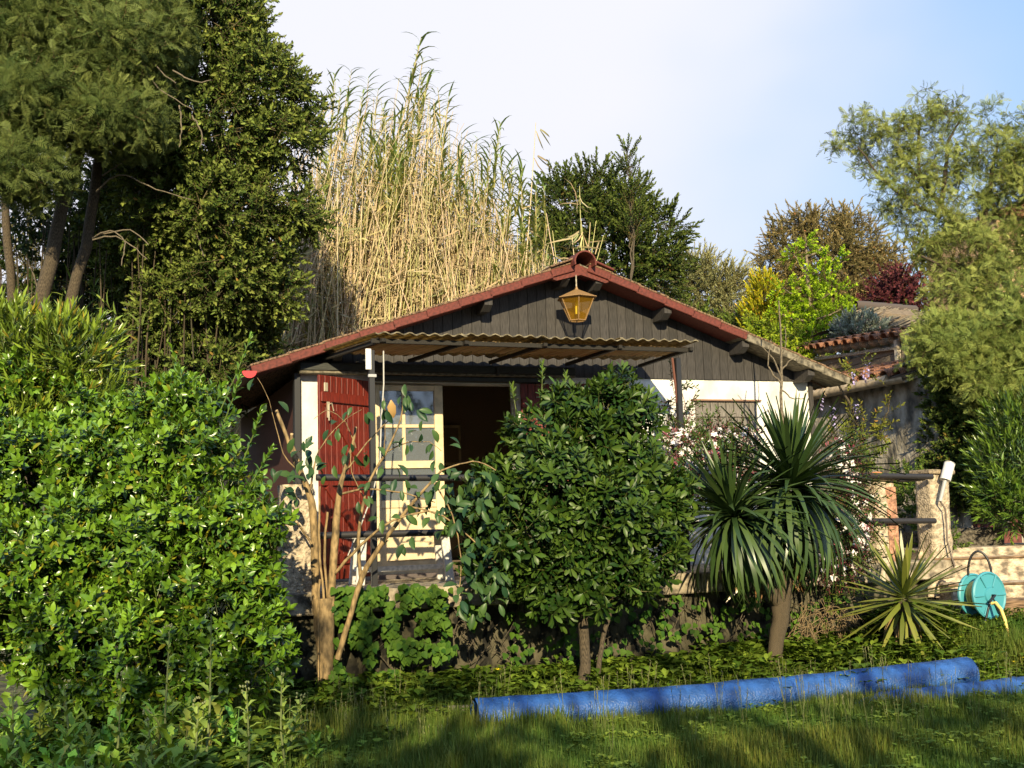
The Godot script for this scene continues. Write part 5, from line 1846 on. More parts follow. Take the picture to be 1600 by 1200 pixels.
func make_trees_behind() -> void:
	# the garden trees behind the photographer, whose long evening shadow lies over the lawn
	var big := []
	for k in 3:
		big.append(sprig_mesh(sprig(20, 0.5, 0.14, 0.07, 1.3, 0.5, 0.0), 0.5, OVATE, 0.2, 0.25, lin(0.04, 0.07, 0.02), lin(0.08, 0.12, 0.03), Color(0.1, 0.08, 0.05), 0.006))
	var t := thing("garden_grove", "leafy garden trees standing behind the viewer across the lawn", "grove")
	t.set_meta("kind", "stuff")
	var blobs := []
	var x := -11.0
	while x < 13.0:
		var top := 5.75 + rf(-0.35, 0.45) - x * 0.02
		var r := rf(1.3, 1.9)
		blobs.append([Vector3(x, top - 1.5, 6.5 + rf(-0.6, 0.6)), Vector3(r, 1.5, 1.2)])
		blobs.append([Vector3(x + 0.5, 2.0, 6.8 + rf(-0.5, 0.5)), Vector3(r, 2.0, 1.0)])
		if x < 4.5:
			blobs.append([Vector3(x + rf(-0.5, 0.5), top + rf(0.0, 0.55), 6.5), Vector3(rf(0.5, 0.9), rf(0.5, 0.9), 0.6)])
		x += r * 0.95
	var bark := bark_of("brown_bark", lin(0.13, 0.10, 0.065))
	for q in blobs:
		var b := MB.new()
		limb(b, [Vector3(q[0].x, land(q[0].x, q[0].z) - 0.1, q[0].z), q[0].lerp(Vector3(q[0].x, 0, q[0].z), 0.4) + Vector3(0.1, 0, 0), q[0]], [0.12, 0.1, 0.04], 6, 0.02)
		put(t, "trunk", b, bark)
	crown(t, "crown", big, leafy("matt_leaf", 0.5, 0.45, 0.2), blobs, 3000, 0.8, 1.3, {"inner": 0.3, "back": 1.0, "thr": -0.1, "nf": 2.2})


# ---------- plants near the camera ----------
func make_hedge() -> void:
	var gloss := leafy("glossy_leaf", 0.24, 0.4, 0.55)
	var bark := bark_of("brown_bark", lin(0.13, 0.10, 0.065))
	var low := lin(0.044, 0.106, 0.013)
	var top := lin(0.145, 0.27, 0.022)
	var kinds := []
	var lv := []
	for k in 4:
		var l := sprig(13, 0.15, 0.084, 0.036, 1.35, 0.55, 0.1)
		lv.append(l)
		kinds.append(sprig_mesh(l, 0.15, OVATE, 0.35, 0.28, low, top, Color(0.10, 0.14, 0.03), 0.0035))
	var tones := unit_leaves(OVATE, 0.35, 0.28, low, top)
	var t := thing("glossy_hedge", "big glossy bright green hedge filling the left foreground", "hedge")
	var hb := blobs_of([[60, 790, 8.9, 120, 120, 0.6], [210, 765, 8.8, 95, 90, 0.5], [290, 705, 8.7, 58, 50, 0.42], [250, 655, 9.0, 44, 30, 0.3], [320, 650, 9.0, 34, 24, 0.25], [360, 770, 8.6, 30, 44, 0.28], [360, 850, 8.5, 42, 72, 0.36], [200, 890, 8.5, 140, 90, 0.55], [360, 965, 8.3, 60, 66, 0.42], [60, 930, 8.3, 120, 120, 0.55], [215, 1030, 8.2, 160, 90, 0.55], [405, 1020, 8.2, 36, 60, 0.3], [-40, 850, 8.6, 80, 210, 0.6], [400, 915, 8.5, 22, 34, 0.25], [290, 800, 8.3, 40, 34, 0.2], [120, 830, 8.2, 50, 40, 0.2], [250, 930, 8.0, 50, 30, 0.2], [90, 990, 7.9, 60, 36, 0.2], [165, 720, 8.5, 50, 30, 0.2], [275, 622, 8.9, 26, 18, 0.2], [170, 672, 9.0, 44, 34, 0.3], [90, 700, 8.9, 60, 34, 0.3], [70, 640, 9.2, 70, 34, 0.25], [10, 600, 9.2, 40, 26, 0.2], [415, 830, 8.5, 14, 30, 0.2]])
	for q in hb:
		var b := MB.new()
		var foot := Vector3(lerpf(q[0].x, -2.9, 0.6), 0, lerpf(q[0].z, -8.9, 0.6))
		limb(b, [foot, foot.lerp(q[0], 0.5) + Vector3(0, 0.15, 0), q[0]], [0.035, 0.025, 0.012], 6, 0.02)
		put(t, "stem", b, bark)
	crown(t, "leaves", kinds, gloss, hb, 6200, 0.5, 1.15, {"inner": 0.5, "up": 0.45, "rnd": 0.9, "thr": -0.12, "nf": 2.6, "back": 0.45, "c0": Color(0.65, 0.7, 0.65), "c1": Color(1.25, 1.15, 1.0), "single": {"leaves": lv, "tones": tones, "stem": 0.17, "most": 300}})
	# long young shoots above the hedge
	for q in [[392, 525, 345, 640, 8.7], [268, 545, 290, 640, 8.7], [375, 585, 350, 660, 8.6], [238, 600, 245, 690, 8.6], [408, 640, 380, 720, 8.4], [300, 590, 310, 680, 8.7], [190, 610, 170, 680, 8.9], [425, 700, 390, 760, 8.3]]:
		var a := at_pixel(q[2], q[3], q[4])
		var e := at_pixel(q[0], q[1], q[4] - 0.1)
		var b := MB.new()
		var mid := a.lerp(e, 0.5) + Vector3(0.02, 0.03, 0)
		b.tube([a, mid, e], [0.006, 0.005, 0.003], 5, Color(0.12, 0.17, 0.04), false)
		var sh := put(t, "shoot", b, gloss)
		var az := 0.0
		for k in 15:
			var f := 0.2 + 0.8 * k / 14.0
			az += 2.4
			var ax := (e - a).normalized()
			var tilt := lerpf(1.0, 0.35, f)
			var dir: Vector3 = grow(ax) * Vector3(sin(tilt) * cos(az), cos(tilt), sin(tilt) * sin(az))
			var lt := Transform3D(grow(dir, ax), a.lerp(e, f) if f > 0.5 else a.lerp(mid, f * 2.0))
			if f > 0.5:
				lt.origin = mid.lerp(e, f * 2.0 - 1.0)
			var s := rf(0.08, 0.12) * (1.0 - 0.35 * f)
			lt.basis = lt.basis.scaled_local(Vector3(s * 0.42, s, s))
			put(sh, "leaf", tones[clampi(int(f * 5.0), 1, 4)], gloss, lt)
	# narrow-leaved shrub at the upper left of the hedge
	var nar := []
	var nl := []
	var nlow := lin(0.075, 0.125, 0.016)
	var ntop := lin(0.20, 0.28, 0.035)
	for k in 3:
		var l := sprig(15, 0.24, 0.115, 0.02, 0.85, 0.25, 0.1)
		nl.append(l)
		nar.append(sprig_mesh(l, 0.24, LANCE, 0.1, 0.2, nlow, ntop, Color(0.12, 0.15, 0.04), 0.0035))
	t = thing("willow_leaved_shrub", "upright narrow-leaved shrub behind the hedge at the far left", "shrub")
	var sb := blobs_of([[35, 560, 9.6, 70, 46, 0.4], [120, 575, 9.6, 50, 50, 0.4], [-10, 530, 9.7, 50, 36, 0.35], [95, 545, 9.7, 36, 26, 0.25], [60, 650, 9.5, 110, 50, 0.4], [160, 640, 9.5, 26, 30, 0.25], [20, 700, 9.2, 60, 40, 0.3]])
	branches(t, at_pixel(70, 900, 9.6), sb, 0.02, bark, 0.01)
	crown(t, "leaves", nar, gloss, sb, 1000, 0.7, 1.2, {"inner": 0.3, "up": 0.7, "rnd": 0.7, "thr": -0.15, "nf": 3.0, "c0": Color(0.8, 0.8, 0.8), "c1": Color(1.3, 1.25, 1.1), "single": {"leaves": nl, "tones": unit_leaves(LANCE, 0.1, 0.2, nlow, ntop), "stem": 0.24, "most": 150}})


func make_center_bush() -> void:
	var gloss := leafy("satin_leaf", 0.4, 0.35, 0.35)
	var bark := bark_of("brown_bark", lin(0.13, 0.10, 0.065))
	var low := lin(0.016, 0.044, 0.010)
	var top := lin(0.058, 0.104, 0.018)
	var kinds := []
	var lv := []
	for k in 4:
		var l := sprig(15, 0.1, 0.085, 0.028, 1.6, 0.5, 0.2)
		lv.append(l)
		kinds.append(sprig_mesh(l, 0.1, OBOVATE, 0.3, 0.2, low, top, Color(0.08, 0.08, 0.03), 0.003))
	var t := thing("round_bush", "large round dark green bush on a short trunk before the hut", "bush")
	var foot := on_ground(912, 1092, 0.0)
	var d := -foot.z
	var b := MB.new()
	px_limb(b, [[912, 1096, d, 11], [914, 1030, d, 8], [910, 960, d, 7.5], [905, 880, d, 7], [900, 800, d, 5]], 12, 0.006)
	put(t, "trunk", b, bark)
	b = MB.new()
	px_limb(b, [[930, 1086, d, 4], [938, 1020, d, 4], [952, 960, d, 3.4], [975, 880, d, 3]], 8, 0.006)
	put(t, "trunk", b, bark)
	var cb := blobs_of([[900, 795, d, 110, 96, 0.65], [850, 682, d, 46, 40, 0.4], [945, 652, d, 42, 32, 0.36], [788, 775, d, 40, 44, 0.36], [985, 745, d, 44, 46, 0.4], [785, 870, d, 46, 56, 0.4], [910, 890, d, 100, 50, 0.5], [1005, 855, d, 46, 56, 0.4], [885, 640, d, 36, 20, 0.28], [1035, 800, d, 24, 36, 0.25], [870, 745, d - 0.45, 54, 44, 0.3], [955, 790, d - 0.45, 54, 44, 0.3], [820, 830, d - 0.45, 44, 36, 0.28], [960, 920, d - 0.2, 44, 28, 0.28], [905, 690, d - 0.3, 40, 30, 0.25], [1000, 650, d, 14, 22, 0.18], [970, 605, d, 18, 14, 0.15], [1055, 760, d, 14, 14, 0.14], [735, 800, d - 0.2, 18, 22, 0.18], [860, 940, d - 0.1, 30, 22, 0.2]])
	branches(t, at_pixel(908, 930, d), cb, 0.028, bark, 0.02)
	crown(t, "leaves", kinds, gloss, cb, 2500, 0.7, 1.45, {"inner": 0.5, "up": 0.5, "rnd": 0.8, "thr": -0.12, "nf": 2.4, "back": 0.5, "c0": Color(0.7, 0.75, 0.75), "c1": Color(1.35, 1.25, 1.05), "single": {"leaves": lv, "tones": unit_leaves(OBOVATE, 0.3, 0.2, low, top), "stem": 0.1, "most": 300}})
	# young pale sprays that stand up from the top
	for q in [[848, 568, 846, 625, 0.06], [885, 585, 880, 630, 0.05], [800, 605, 806, 640, 0.05], [990, 590, 985, 620, 0.05], [930, 600, 930, 630, 0.04]]:
		b = MB.new()
		var a := at_pixel(q[2], q[3], d)
		var e := at_pixel(q[0], q[1], d)
		b.tube([a, e], [0.005, 0.003], 5, lin(0.12, 0.15, 0.04), false)
		for k in 26:
			var f := k / 26.0
			var az := k * 2.4
			var tilt := lerpf(1.3, 0.3, f)
			var dir := Vector3(sin(tilt) * cos(az), cos(tilt), sin(tilt) * sin(az))
			b.leaf(Transform3D(grow(dir), a.lerp(e, 0.25 + 0.75 * f)), rf(0.05, 0.08), 0.022, OBOVATE, 0.2, 0.2, jit(lin(0.13, 0.20, 0.035), 0.15))
		put(t, "young_spray", b, gloss)


func yucca_head(t: Node3D, c: Vector3, axis: Vector3, n: int, long: float, wide: float, kinds: Array, brown: Array, mat: Material, stiff: bool, far: float) -> void:
	var fr := grow(axis)
	var rest := {}
	for k in n:
		var f := (k + 0.5) / n
		var pol := lerpf(0.08, far, pow(f, 0.8))
		var az := k * 2.39996 + rf(-0.2, 0.2)
		var dir := fr * Vector3(sin(pol) * cos(az), cos(pol), sin(pol) * sin(az))
		var s := long * rf(0.82, 1.1) * (0.8 + 0.2 * sin(f * PI))
		var start := c - axis * 0.16 * f + dir * 0.03
		var up := fr.y if pol < 2.2 else (dir.cross(Vector3.UP).cross(dir) + Vector3(0, 0.01, 0))
		var b := grow(dir, up) * Basis(Vector3.UP, rf(-0.25, 0.25))
		b = b.scaled_local(Vector3(wide * rf(0.9, 1.1), s, s))
		var bend := 0 if stiff else clampi(int((pol - 0.25) * 2.2 + rf(-0.5, 0.9)), 0, 3)
		var pool: Array = kinds[bend]
		var m: Mesh = brown[rng.randi() % brown.size()] if f > 0.93 and rng.randf() < 0.5 else pool[rng.randi() % pool.size()]
		if k % 2 == 1 and not stiff:       # past the limit of leaves as parts: the others of the same head, together
			if not rest.has(m):
				rest[m] = []
			rest[m].append(Transform3D(b, start))
		else:
			put(t, "leaf", m, mat, Transform3D(b, start))
	for m in rest:
		var tint := []
		for q in rest[m]:
			tint.append(Color.WHITE)
		scatter(t, "leaves", m, mat, rest[m], tint)


func strap_kinds(cols: Array, bends: Array, tip: Color) -> Array:
	var out := []
	for d in bends:
		var pool := []
		for c in cols:
			var b := MB.new()
			b.leaf(Transform3D(), 1.0, 1.0, STRAP, d, 0.0, c, c.lerp(tip, 0.35))
			# a shallow channel along the leaf
			for k in b.v.size():
				if k % 3 != 1:
					b.v[k].z += 0.012
			pool.append(b.mesh())
		out.append(pool)
	return out


func make_yuccas() -> void:
	var mat := leafy("yucca_leaf", 0.35, 0.25, 0.5)
	var bark := paint("yucca_bark", lin(0.19, 0.145, 0.09), 0.95, noise_tex(0.05, 0.4, 1.0, 0, 91), Vector3(4, 9, 4), 1.0)
	var kinds := strap_kinds([lin(0.022, 0.048, 0.016), lin(0.03, 0.062, 0.018), lin(0.042, 0.08, 0.022), lin(0.06, 0.10, 0.028)], [0.12, 0.45, 0.9, 1.35], lin(0.08, 0.12, 0.03))
	var brown := []
	for c in [lin(0.30, 0.20, 0.09), lin(0.22, 0.12, 0.05)]:
		var b := MB.new()
		b.leaf(Transform3D(), 1.0, 1.0, STRAP, 0.9, 0.2, c)
		brown.append(b.mesh())
	var t := thing("two_headed_yucca", "tall yucca with forked trunk and two shaggy dark heads", "yucca")
	var d := 11.0
	var b := MB.new()
	px_limb(b, [[1210, 1068, d, 13], [1214, 1000, d, 11], [1221, 950, d, 14], [1228, 900, d, 10], [1232, 840, d, 10], [1236, 770, d, 8]], 14, 0.012)
	put(t, "trunk", b, bark)
	b = MB.new()
	px_limb(b, [[1222, 948, d, 11], [1203, 925, d - 0.1, 9], [1183, 898, d - 0.2, 8], [1165, 860, d - 0.25, 7.5], [1150, 815, d - 0.3, 6]], 12, 0.008)
	put(t, "branch", b, bark)
	yucca_head(t, at_pixel(1236, 755, d), Vector3(0.06, 1, 0.1).normalized(), 340, 1.05, 0.05, kinds, brown, mat, false, 2.95)
	yucca_head(t, at_pixel(1146, 800, d - 0.3), Vector3(-0.35, 1, 0.25).normalized(), 256, 0.9, 0.046, kinds, brown, mat, false, 2.9)
	t = thing("small_yucca", "small spiky yellow-green yucca below the pillars", "yucca")
	var base := on_ground(1415, 1045, 0.05)
	var sd := -base.z
	b = MB.new()
	px_limb(b, [[1416, 1050, sd, 10], [1414, 1000, sd, 9], [1412, 940, sd, 9]], 10, 0.006)
	put(t, "trunk", b, bark)
	var pale := strap_kinds([lin(0.10, 0.14, 0.022), lin(0.15, 0.18, 0.03), lin(0.20, 0.22, 0.045), lin(0.085, 0.12, 0.02)], [0.05, 0.2], lin(0.3, 0.26, 0.06))
	yucca_head(t, at_pixel(1413, 925, sd), Vector3(0, 1, 0.3).normalized(), 92, 0.68, 0.046, [pale[0]], brown, mat, true, 2.6)


func make_jasmine() -> void:
	var mat := leafy("matt_leaf", 0.5, 0.45, 0.2)
	var petal := leafy("petal", 0.6, 0.5)
	var low := lin(0.03, 0.06, 0.016)
	var top := lin(0.08, 0.12, 0.03)
	var lf := []
	for k in 3:
		lf.append(sprig_mesh(sprig(14, 0.22, 0.05, 0.018, 1.3, 0.5, 0.0), 0.22, OVATE, 0.3, 0.2, low, top, Color(0.14, 0.05, 0.05), 0.003))
	var buds := []
	for k in 3:
		var b := MB.new()
		for j in 16:
			var d := (rv() + Vector3(0, 0.3, 0.3)).normalized()
			var s := d * rf(0.01, 0.05)
			b.tube([s, s + d * 0.02, s + d * 0.032], [0.002, 0.0035, 0.001], 3, jit(lin(0.42, 0.10, 0.15), 0.3), false)
		buds.append(b.mesh())
	var flower := MB.new()
	for j in 5:
		var a := TAU * j / 5
		flower.leaf(Transform3D(grow(Vector3(cos(a), sin(a), 0.15), Vector3(0, 0, 1)), Vector3.ZERO), 0.022, 0.013, [0.3, 1.0, 0.0], 0.3, 0.1, lin(0.82, 0.76, 0.76))
	flower.tube([Vector3(0, 0, -0.022), Vector3.ZERO], [0.0015, 0.0025], 4, lin(0.5, 0.18, 0.22), false)
	var fm := flower.mesh()
	var groups := [
		["flowering_jasmine", "pink-budded white jasmine climbing the right canopy post above the left yucca head", [[1105, 700, 11.5, 55, 40, 0.3], [1150, 690, 11.6, 40, 26, 0.3], [1090, 740, 11.2, 45, 40, 0.3], [1130, 745, 11.0, 45, 40, 0.2], [1065, 720, 11.4, 22, 50, 0.2]], 420, 70, 220],
		["trailing_jasmine", "jasmine trailing down behind the right side of the large yucca head", [[1315, 720, 11.9, 24, 40, 0.2], [1335, 790, 11.9, 28, 60, 0.22], [1320, 850, 11.7, 32, 50, 0.22], [1300, 890, 11.6, 40, 30, 0.2], [1345, 850, 11.7, 14, 40, 0.15]], 330, 70, 150],
		["thin_jasmine", "sparse leafy jasmine strand on the white wall beside the right canopy post", [[1056, 640, 12.2, 14, 50, 0.12], [1050, 690, 12.1, 22, 30, 0.12], [1072, 660, 12.1, 8, 30, 0.08]], 90, 10, 24],
	]
	for g in groups:
		var t := thing(g[0], g[1], "jasmine")
		var bb := blobs_of(g[2])
		var b := MB.new()
		for q in bb:
			for k in 5:
				var a: Vector3 = q[0] + rv() * q[1]
				var e: Vector3 = q[0] + rv() * q[1] + Vector3(0, -0.15, 0)
				b.tube([a, a.lerp(e, 0.5) + rv() * 0.06, e], [0.004, 0.004, 0.003], 4, lin(0.16, 0.07, 0.05), false)
		put(t, "vines", b, mat)
		crown(t, "leaves", lf, mat, bb, g[3], 0.7, 1.1, {"inner": 0.1, "up": -0.1, "rnd": 0.8})
		crown(t, "buds", buds, petal, bb, g[4], 0.9, 1.5, {"inner": 0.75, "back": 0.2})
		for k in g[5]:
			var q: Array = bb[rng.randi() % bb.size()]
			var dv := (rv() + Vector3(0, 0.2, 0.9)).normalized()
			var p: Vector3 = q[0] + dv * q[1] * rf(0.85, 1.05)
			var s := rf(1.2, 2.2)
			put(t, "flower", fm, petal, Transform3D((Basis.looking_at(-(dv + rv() * 0.5), Vector3.UP) * Basis(Vector3.BACK, rf(0, TAU))).scaled_local(Vector3(s, s, s)), p))


func make_pruned_tree() -> void:
	var wood := paint("smooth_tan_bark", lin(0.42, 0.29, 0.135), 0.85, noise_tex(0.016, 0.5, 1.0, 0, 92), Vector3(2.5, 1.0, 2.5), 0.3)
	var cutm := paint("cut_wood", lin(0.5, 0.36, 0.2), 0.8)
	var leafm := leafy("satin_leaf", 0.4, 0.35, 0.35)
	var d := 9.8
	var t := thing("pruned_tree", "hard-pruned tan-stemmed tree with few big leaves before the red shutter", "tree")
	var b := MB.new()
	px_limb(b, [[506, 1135, d, 13.00], [508, 1080, d, 11.00], [508, 1020, d, 12.80], [506, 965, d, 15.36], [505, 935, d, 16.64]], 16, 0.004)
	put(t, "trunk", b, wood)
	var stems := [
		[[[495, 960, d, 6.66], [492, 880, d, 6.40], [490, 810, d, 6.14], [482, 765, d, 6.14], [464, 728, d, 4.10], [444, 672, d, 3.07], [432, 642, d, 2.82]], true],
		[[[482, 768, d, 3.58], [466, 720, d + 0.05, 2.82], [455, 690, d + 0.05, 2.56], [456, 678, d + 0.05, 2.56]], true],
		[[[516, 960, d, 6.40], [521, 880, d, 6.14], [526, 810, d, 6.14], [531, 765, d, 5.63], [540, 730, d, 4.10], [552, 690, d, 2.56], [556, 668, d, 2.05]], true],
		[[[508, 950, d - 0.06, 2.30], [500, 870, d - 0.08, 1.84], [499, 800, d - 0.08, 1.92], [500, 760, d - 0.08, 1.28]], false],
		[[[512, 945, d + 0.08, 2.56], [507, 860, d + 0.1, 2.05], [512, 800, d + 0.1, 1.92]], false],
		[[[527, 1030, d - 0.05, 4.61], [548, 960, d - 0.05, 4.10], [564, 905, d - 0.05, 4.35], [588, 862, d - 0.1, 3.33], [640, 792, d - 0.15, 2.56], [690, 735, d - 0.2, 1.64]], false],
		[[[564, 905, d - 0.05, 3.07], [560, 850, d, 2.82], [567, 790, d, 2.56], [580, 745, d, 2.15], [605, 705, d, 1.92], [628, 650, d, 1.41], [632, 615, d, 1.15]], false],
		[[[524, 895, d - 0.05, 2.56], [548, 868, d - 0.1, 2.30], [590, 828, d - 0.12, 2.05], [620, 810, d - 0.15, 1.64], [670, 798, d - 0.2, 1.41]], false],
		[[[640, 792, d - 0.15, 1.66], [690, 805, d - 0.2, 1.41], [740, 845, d - 0.25, 1.15], [775, 880, d - 0.3, 0.77]], false],
		[[[528, 775, d, 1.92], [560, 765, d - 0.1, 1.54], [620, 768, d - 0.15, 1.15], [680, 785, d - 0.2, 0.77]], false],
		[[[535, 745, d, 1.60], [575, 690, d, 1.15], [610, 655, d, 0.77]], false],
		[[[484, 770, d, 1.60], [500, 700, d - 0.05, 1.15], [540, 655, d - 0.05, 0.83], [565, 640, d - 0.05, 0.51]], false],
		[[[556, 700, d, 1.15], [540, 660, d, 0.83], [510, 640, d - 0.05, 0.58], [490, 655, d - 0.05, 0.45]], false],
		[[[470, 740, d, 1.41], [445, 715, d - 0.05, 0.90], [420, 625, d - 0.1, 0.51], [402, 590, d - 0.1, 0.38]], false],
		[[[604, 706, d, 1.28], [640, 690, d - 0.1, 1.02], [672, 690, d - 0.1, 0.70], [690, 705, d - 0.1, 0.51]], false],
		[[[600, 715, d, 1.02], [602, 660, d, 0.77], [600, 622, d, 0.64]], false],
		[[[487, 850, d - 0.1, 2.05], [470, 825, d - 0.12, 1.74], [463, 815, d - 0.12, 1.92]], true],
		[[[570, 780, d, 1.02], [550, 740, d, 0.77], [548, 700, d, 0.58]], false],
		[[[500, 905, d - 0.08, 1.92], [497, 960, d - 0.1, 1.54], [498, 1060, d - 0.1, 1.28], [495, 1120, d - 0.1, 1.02]], false],
		[[[690, 735, d - 0.2, 1.54], [740, 720, d - 0.25, 1.15], [775, 735, d - 0.3, 0.77]], false],
		[[[675, 750, d - 0.2, 1.41], [705, 800, d - 0.3, 1.15], [720, 870, d - 0.35, 0.90], [715, 940, d - 0.35, 0.64]], false],
	]
	for q in stems:
		b = MB.new()
		px_limb(b, q[0], 10 if q[0][0][3] > 4.0 else 6, 0.003)
		var br := put(t, "branch", b, wood)
		if q[1]:
			var e: Array = q[0][q[0].size() - 1]
			var f: Array = q[0][q[0].size() - 2]
			var p := at_pixel(e[0], e[1], e[2])
			var ax := (p - at_pixel(f[0], f[1], f[2])).normalized()
			b = MB.new()
			b.lathe(Transform3D(grow(ax), p), [Vector2(e[3] * d / F * 1.02, -0.01), Vector2(e[3] * d / F * 0.96, 0.006), Vector2(0, 0.008)], 10)
			put(br, "cut_end", b, cutm)
	# big leaves, each one hung on a twig
	var low := lin(0.022, 0.055, 0.024)
	var top := lin(0.06, 0.11, 0.03)
	var tones := unit_leaves([0.15, 0.8, 1.0, 0.7, 0.0], 0.5, 0.25, low, top)
	var spots := [[500, 685, 3], [528, 668, 4], [560, 645, 4], [600, 630, 3], [632, 612, 6], [640, 640, 3], [662, 668, 4], [690, 690, 4], [682, 712, 3], [640, 690, 4], [610, 735, 5], [590, 760, 4], [480, 715, 6], [450, 745, 5], [432, 765, 5], [418, 740, 4], [402, 595, 2], [420, 628, 2], [470, 690, 3], [545, 705, 5], [520, 735, 4], [575, 700, 3], [560, 775, 3], [462, 790, 3], [445, 800, 4], [490, 735, 4], [625, 760, 6], [650, 775, 6], [600, 800, 3], [628, 798, 3], [690, 770, 8], [700, 742, 6], [715, 765, 8], [680, 800, 6], [735, 735, 7], [760, 750, 8], [745, 790, 9], [715, 820, 8], [740, 850, 10], [770, 830, 9], [720, 870, 8], [755, 890, 9], [775, 905, 8], [730, 915, 8], [700, 790, 5], [780, 780, 7], [712, 940, 6], [745, 950, 6], [620, 850, 2], [640, 840, 2], [690, 830, 3], [785, 860, 6], [770, 935, 5]]
	for q in spots:
		var c := at_pixel(q[0], q[1], d - rf(0.0, 0.35) - (0.2 if q[0] > 690 else 0.0))
		for k in q[2]:
			var o := rv() * 0.085
			o.y *= 0.8
			var dir := Vector3(o.x * 6.0, -0.55 + rf(-0.4, 0.6), 0.25 + rf(-0.5, 0.5))
			var s := rf(0.085, 0.15)
			var bs := grow(dir, Vector3(0, 0.8, 0.7) + rv() * 0.6).scaled_local(Vector3(s * 0.46, s, s))
			put(t, "leaf", tones[rng.randi() % 5], leafm, Transform3D(bs, c + o))
	# one dead curled leaf
	b = MB.new()
	b.leaf(Transform3D(grow(Vector3(0.1, -1, 0.1), Vector3(0, 0, 1)), Vector3.ZERO), 0.17, 0.08, OVATE, 0.9, 0.6, lin(0.42, 0.26, 0.10))
	tag(put(t, "dead_leaf", b, leafm, Transform3D(Basis(), at_pixel(611, 625, d - 0.05))), "curled dry brown leaf")


func make_ivy() -> void:
	var mat := leafy("ivy_leaf", 0.55, 0.35, 0.2)
	var low := lin(0.03, 0.075, 0.012)
	var top := lin(0.085, 0.155, 0.02)
	var tones := unit_leaves([0.55, 1.0, 0.75, 0.42, 0.0], 0.35, 0.22, low, top, 6)
	var nz := FastNoiseLite.new()
	nz.seed = 19
	nz.frequency = 0.02
	var patches := [
		["wall_ivy", "ivy covering the left part of the retaining wall below the bench", [520, 770, 905, 1085], 1350, 300, 0.22, -0.06],
		["creeper", "thin creeper spreading over the shaded wall behind the yucca trunk", [790, 1345, 930, 1065], 620, 60, 0.12, 0.0],
	]
	for g in patches:
		var t := thing(g[0], g[1], "ivy")
		var r: Array = g[2]
		var list := []
		var tries := 0
		while list.size() < g[3] and tries < 9000:
			tries += 1
			var px := rf(r[0], r[1])
			var py := rf(r[2], r[3])
			var thin := smoothstep(640.0, 770.0, px) * 0.45 + smoothstep(985.0, 1085.0, py) * 0.25 if g[0] == "wall_ivy" else 0.0
			var nv := nz.get_noise_2d(px, py)
			if nv < g[6] + thin:
				continue
			var over: float = 1.66 + rf(0.03, g[5]) + maxf(0.0, nv) * 0.15
			var p := on_house(px, py, over)
			if p.y > 0.04 and g[0] == "wall_ivy":
				p.y = rf(-0.1, 0.05)
			list.append([p, py])
		list.sort_custom(func(a, b): return a[0].z > b[0].z)
		var ws := [[], [], [], [], [], []]
		var ts := [[], [], [], [], [], []]
		for k in list.size():
			var p: Vector3 = list[k][0]
			var dir := Vector3(rf(-0.8, 0.8), -1.0 + rf(-0.3, 0.7), 0.3 + rf(-0.2, 0.3))
			var face_ := Vector3(rf(-0.4, 0.4), 0.5 + rf(-0.3, 0.4), 1.0)
			var s := rf(0.042, 0.08)
			var tr := house_frame * Transform3D(grow(dir, face_).scaled_local(Vector3(s * 0.95, s, s)), p)
			var v := rng.randi() % 6
			if k < g[4]:
				put(t, "leaf", tones[v], mat, tr)
			else:
				ws[v].append(tr)
				ts[v].append(Color.WHITE * rf(0.75, 1.15))
		for v in 6:
			if ws[v].size():
				scatter(t, "leaves", tones[v], mat, ws[v], ts[v])
		var b := MB.new()
		for k in 40:
			var a := on_house(rf(r[0], r[1]), rf(r[2] + 10, r[3]), 1.67)
			var run := [a]
			for j in 5:
				a += Vector3(rf(-0.1, 0.1), rf(0.02, 0.11), rf(-0.004, 0.006))
				a.y = minf(a.y, -0.02)
				run.append(a)
			b.tube(run, [0.006, 0.006, 0.005, 0.004, 0.003, 0.002], 4, Color.WHITE, false)
		tag(put(t, "stems", b, bark_of("grey_bark", lin(0.16, 0.13, 0.09)), house_frame), "", "", "", "stuff")
	# dry tangle right of the big yucca's trunk
	var t2 := thing("dry_vines", "tangle of dry brown vines at the wall between the two yuccas", "vines")
	var m := MB.new()
	for k in 110:
		var a := on_house(rf(1235, 1330), rf(940, 1000), 1.75 + rf(0, 0.2))
		var run := [a]
		var dx := rf(-0.05, 0.09)
		for j in 6:
			a += Vector3(dx + rf(-0.03, 0.03), -0.055 * j * 0.5 + rf(-0.03, 0.03) + 0.03, rf(-0.02, 0.02))
			run.append(a)
		m.tube(run, [0.004, 0.004, 0.0035, 0.0035, 0.003, 0.003, 0.002], 4, jit(Color.WHITE, 0.3), false)
	tag(put(t2, "stems", m, paint("dry_vine", lin(0.24, 0.17, 0.09), 0.9), house_frame), "", "", "", "stuff")


func lobed(n: int, stem: float, size: float, low: Color, top: Color) -> ArrayMesh:      # a small herb: stalks with three-part leaves
	var b := MB.new()
	for k in n:
		var a := k * 2.4 + rf(-0.4, 0.4)
		var tilt := rf(0.15, 0.9)
		var dir := Vector3(sin(tilt) * cos(a), cos(tilt), sin(tilt) * sin(a))
		var h := stem * rf(0.5, 1.0)
		b.tube([Vector3.ZERO, dir * h], [0.0025, 0.002], 3, low, false)
		var col := jit(low.lerp(top, rng.randf()), 0.15)
		for j in 3:
			var turn := (j - 1) * 1.0
			var ld := (Vector3(dir.x, 0.25, dir.z).rotated(Vector3.UP, turn)).normalized()
			b.leaf(Transform3D(grow(ld), dir * h), size * (1.0 if j == 1 else 0.8), size * 0.6, [0.25, 0.7, 1.0, 0.75, 0.0], 0.6, 0.15, col)
	return b.mesh()


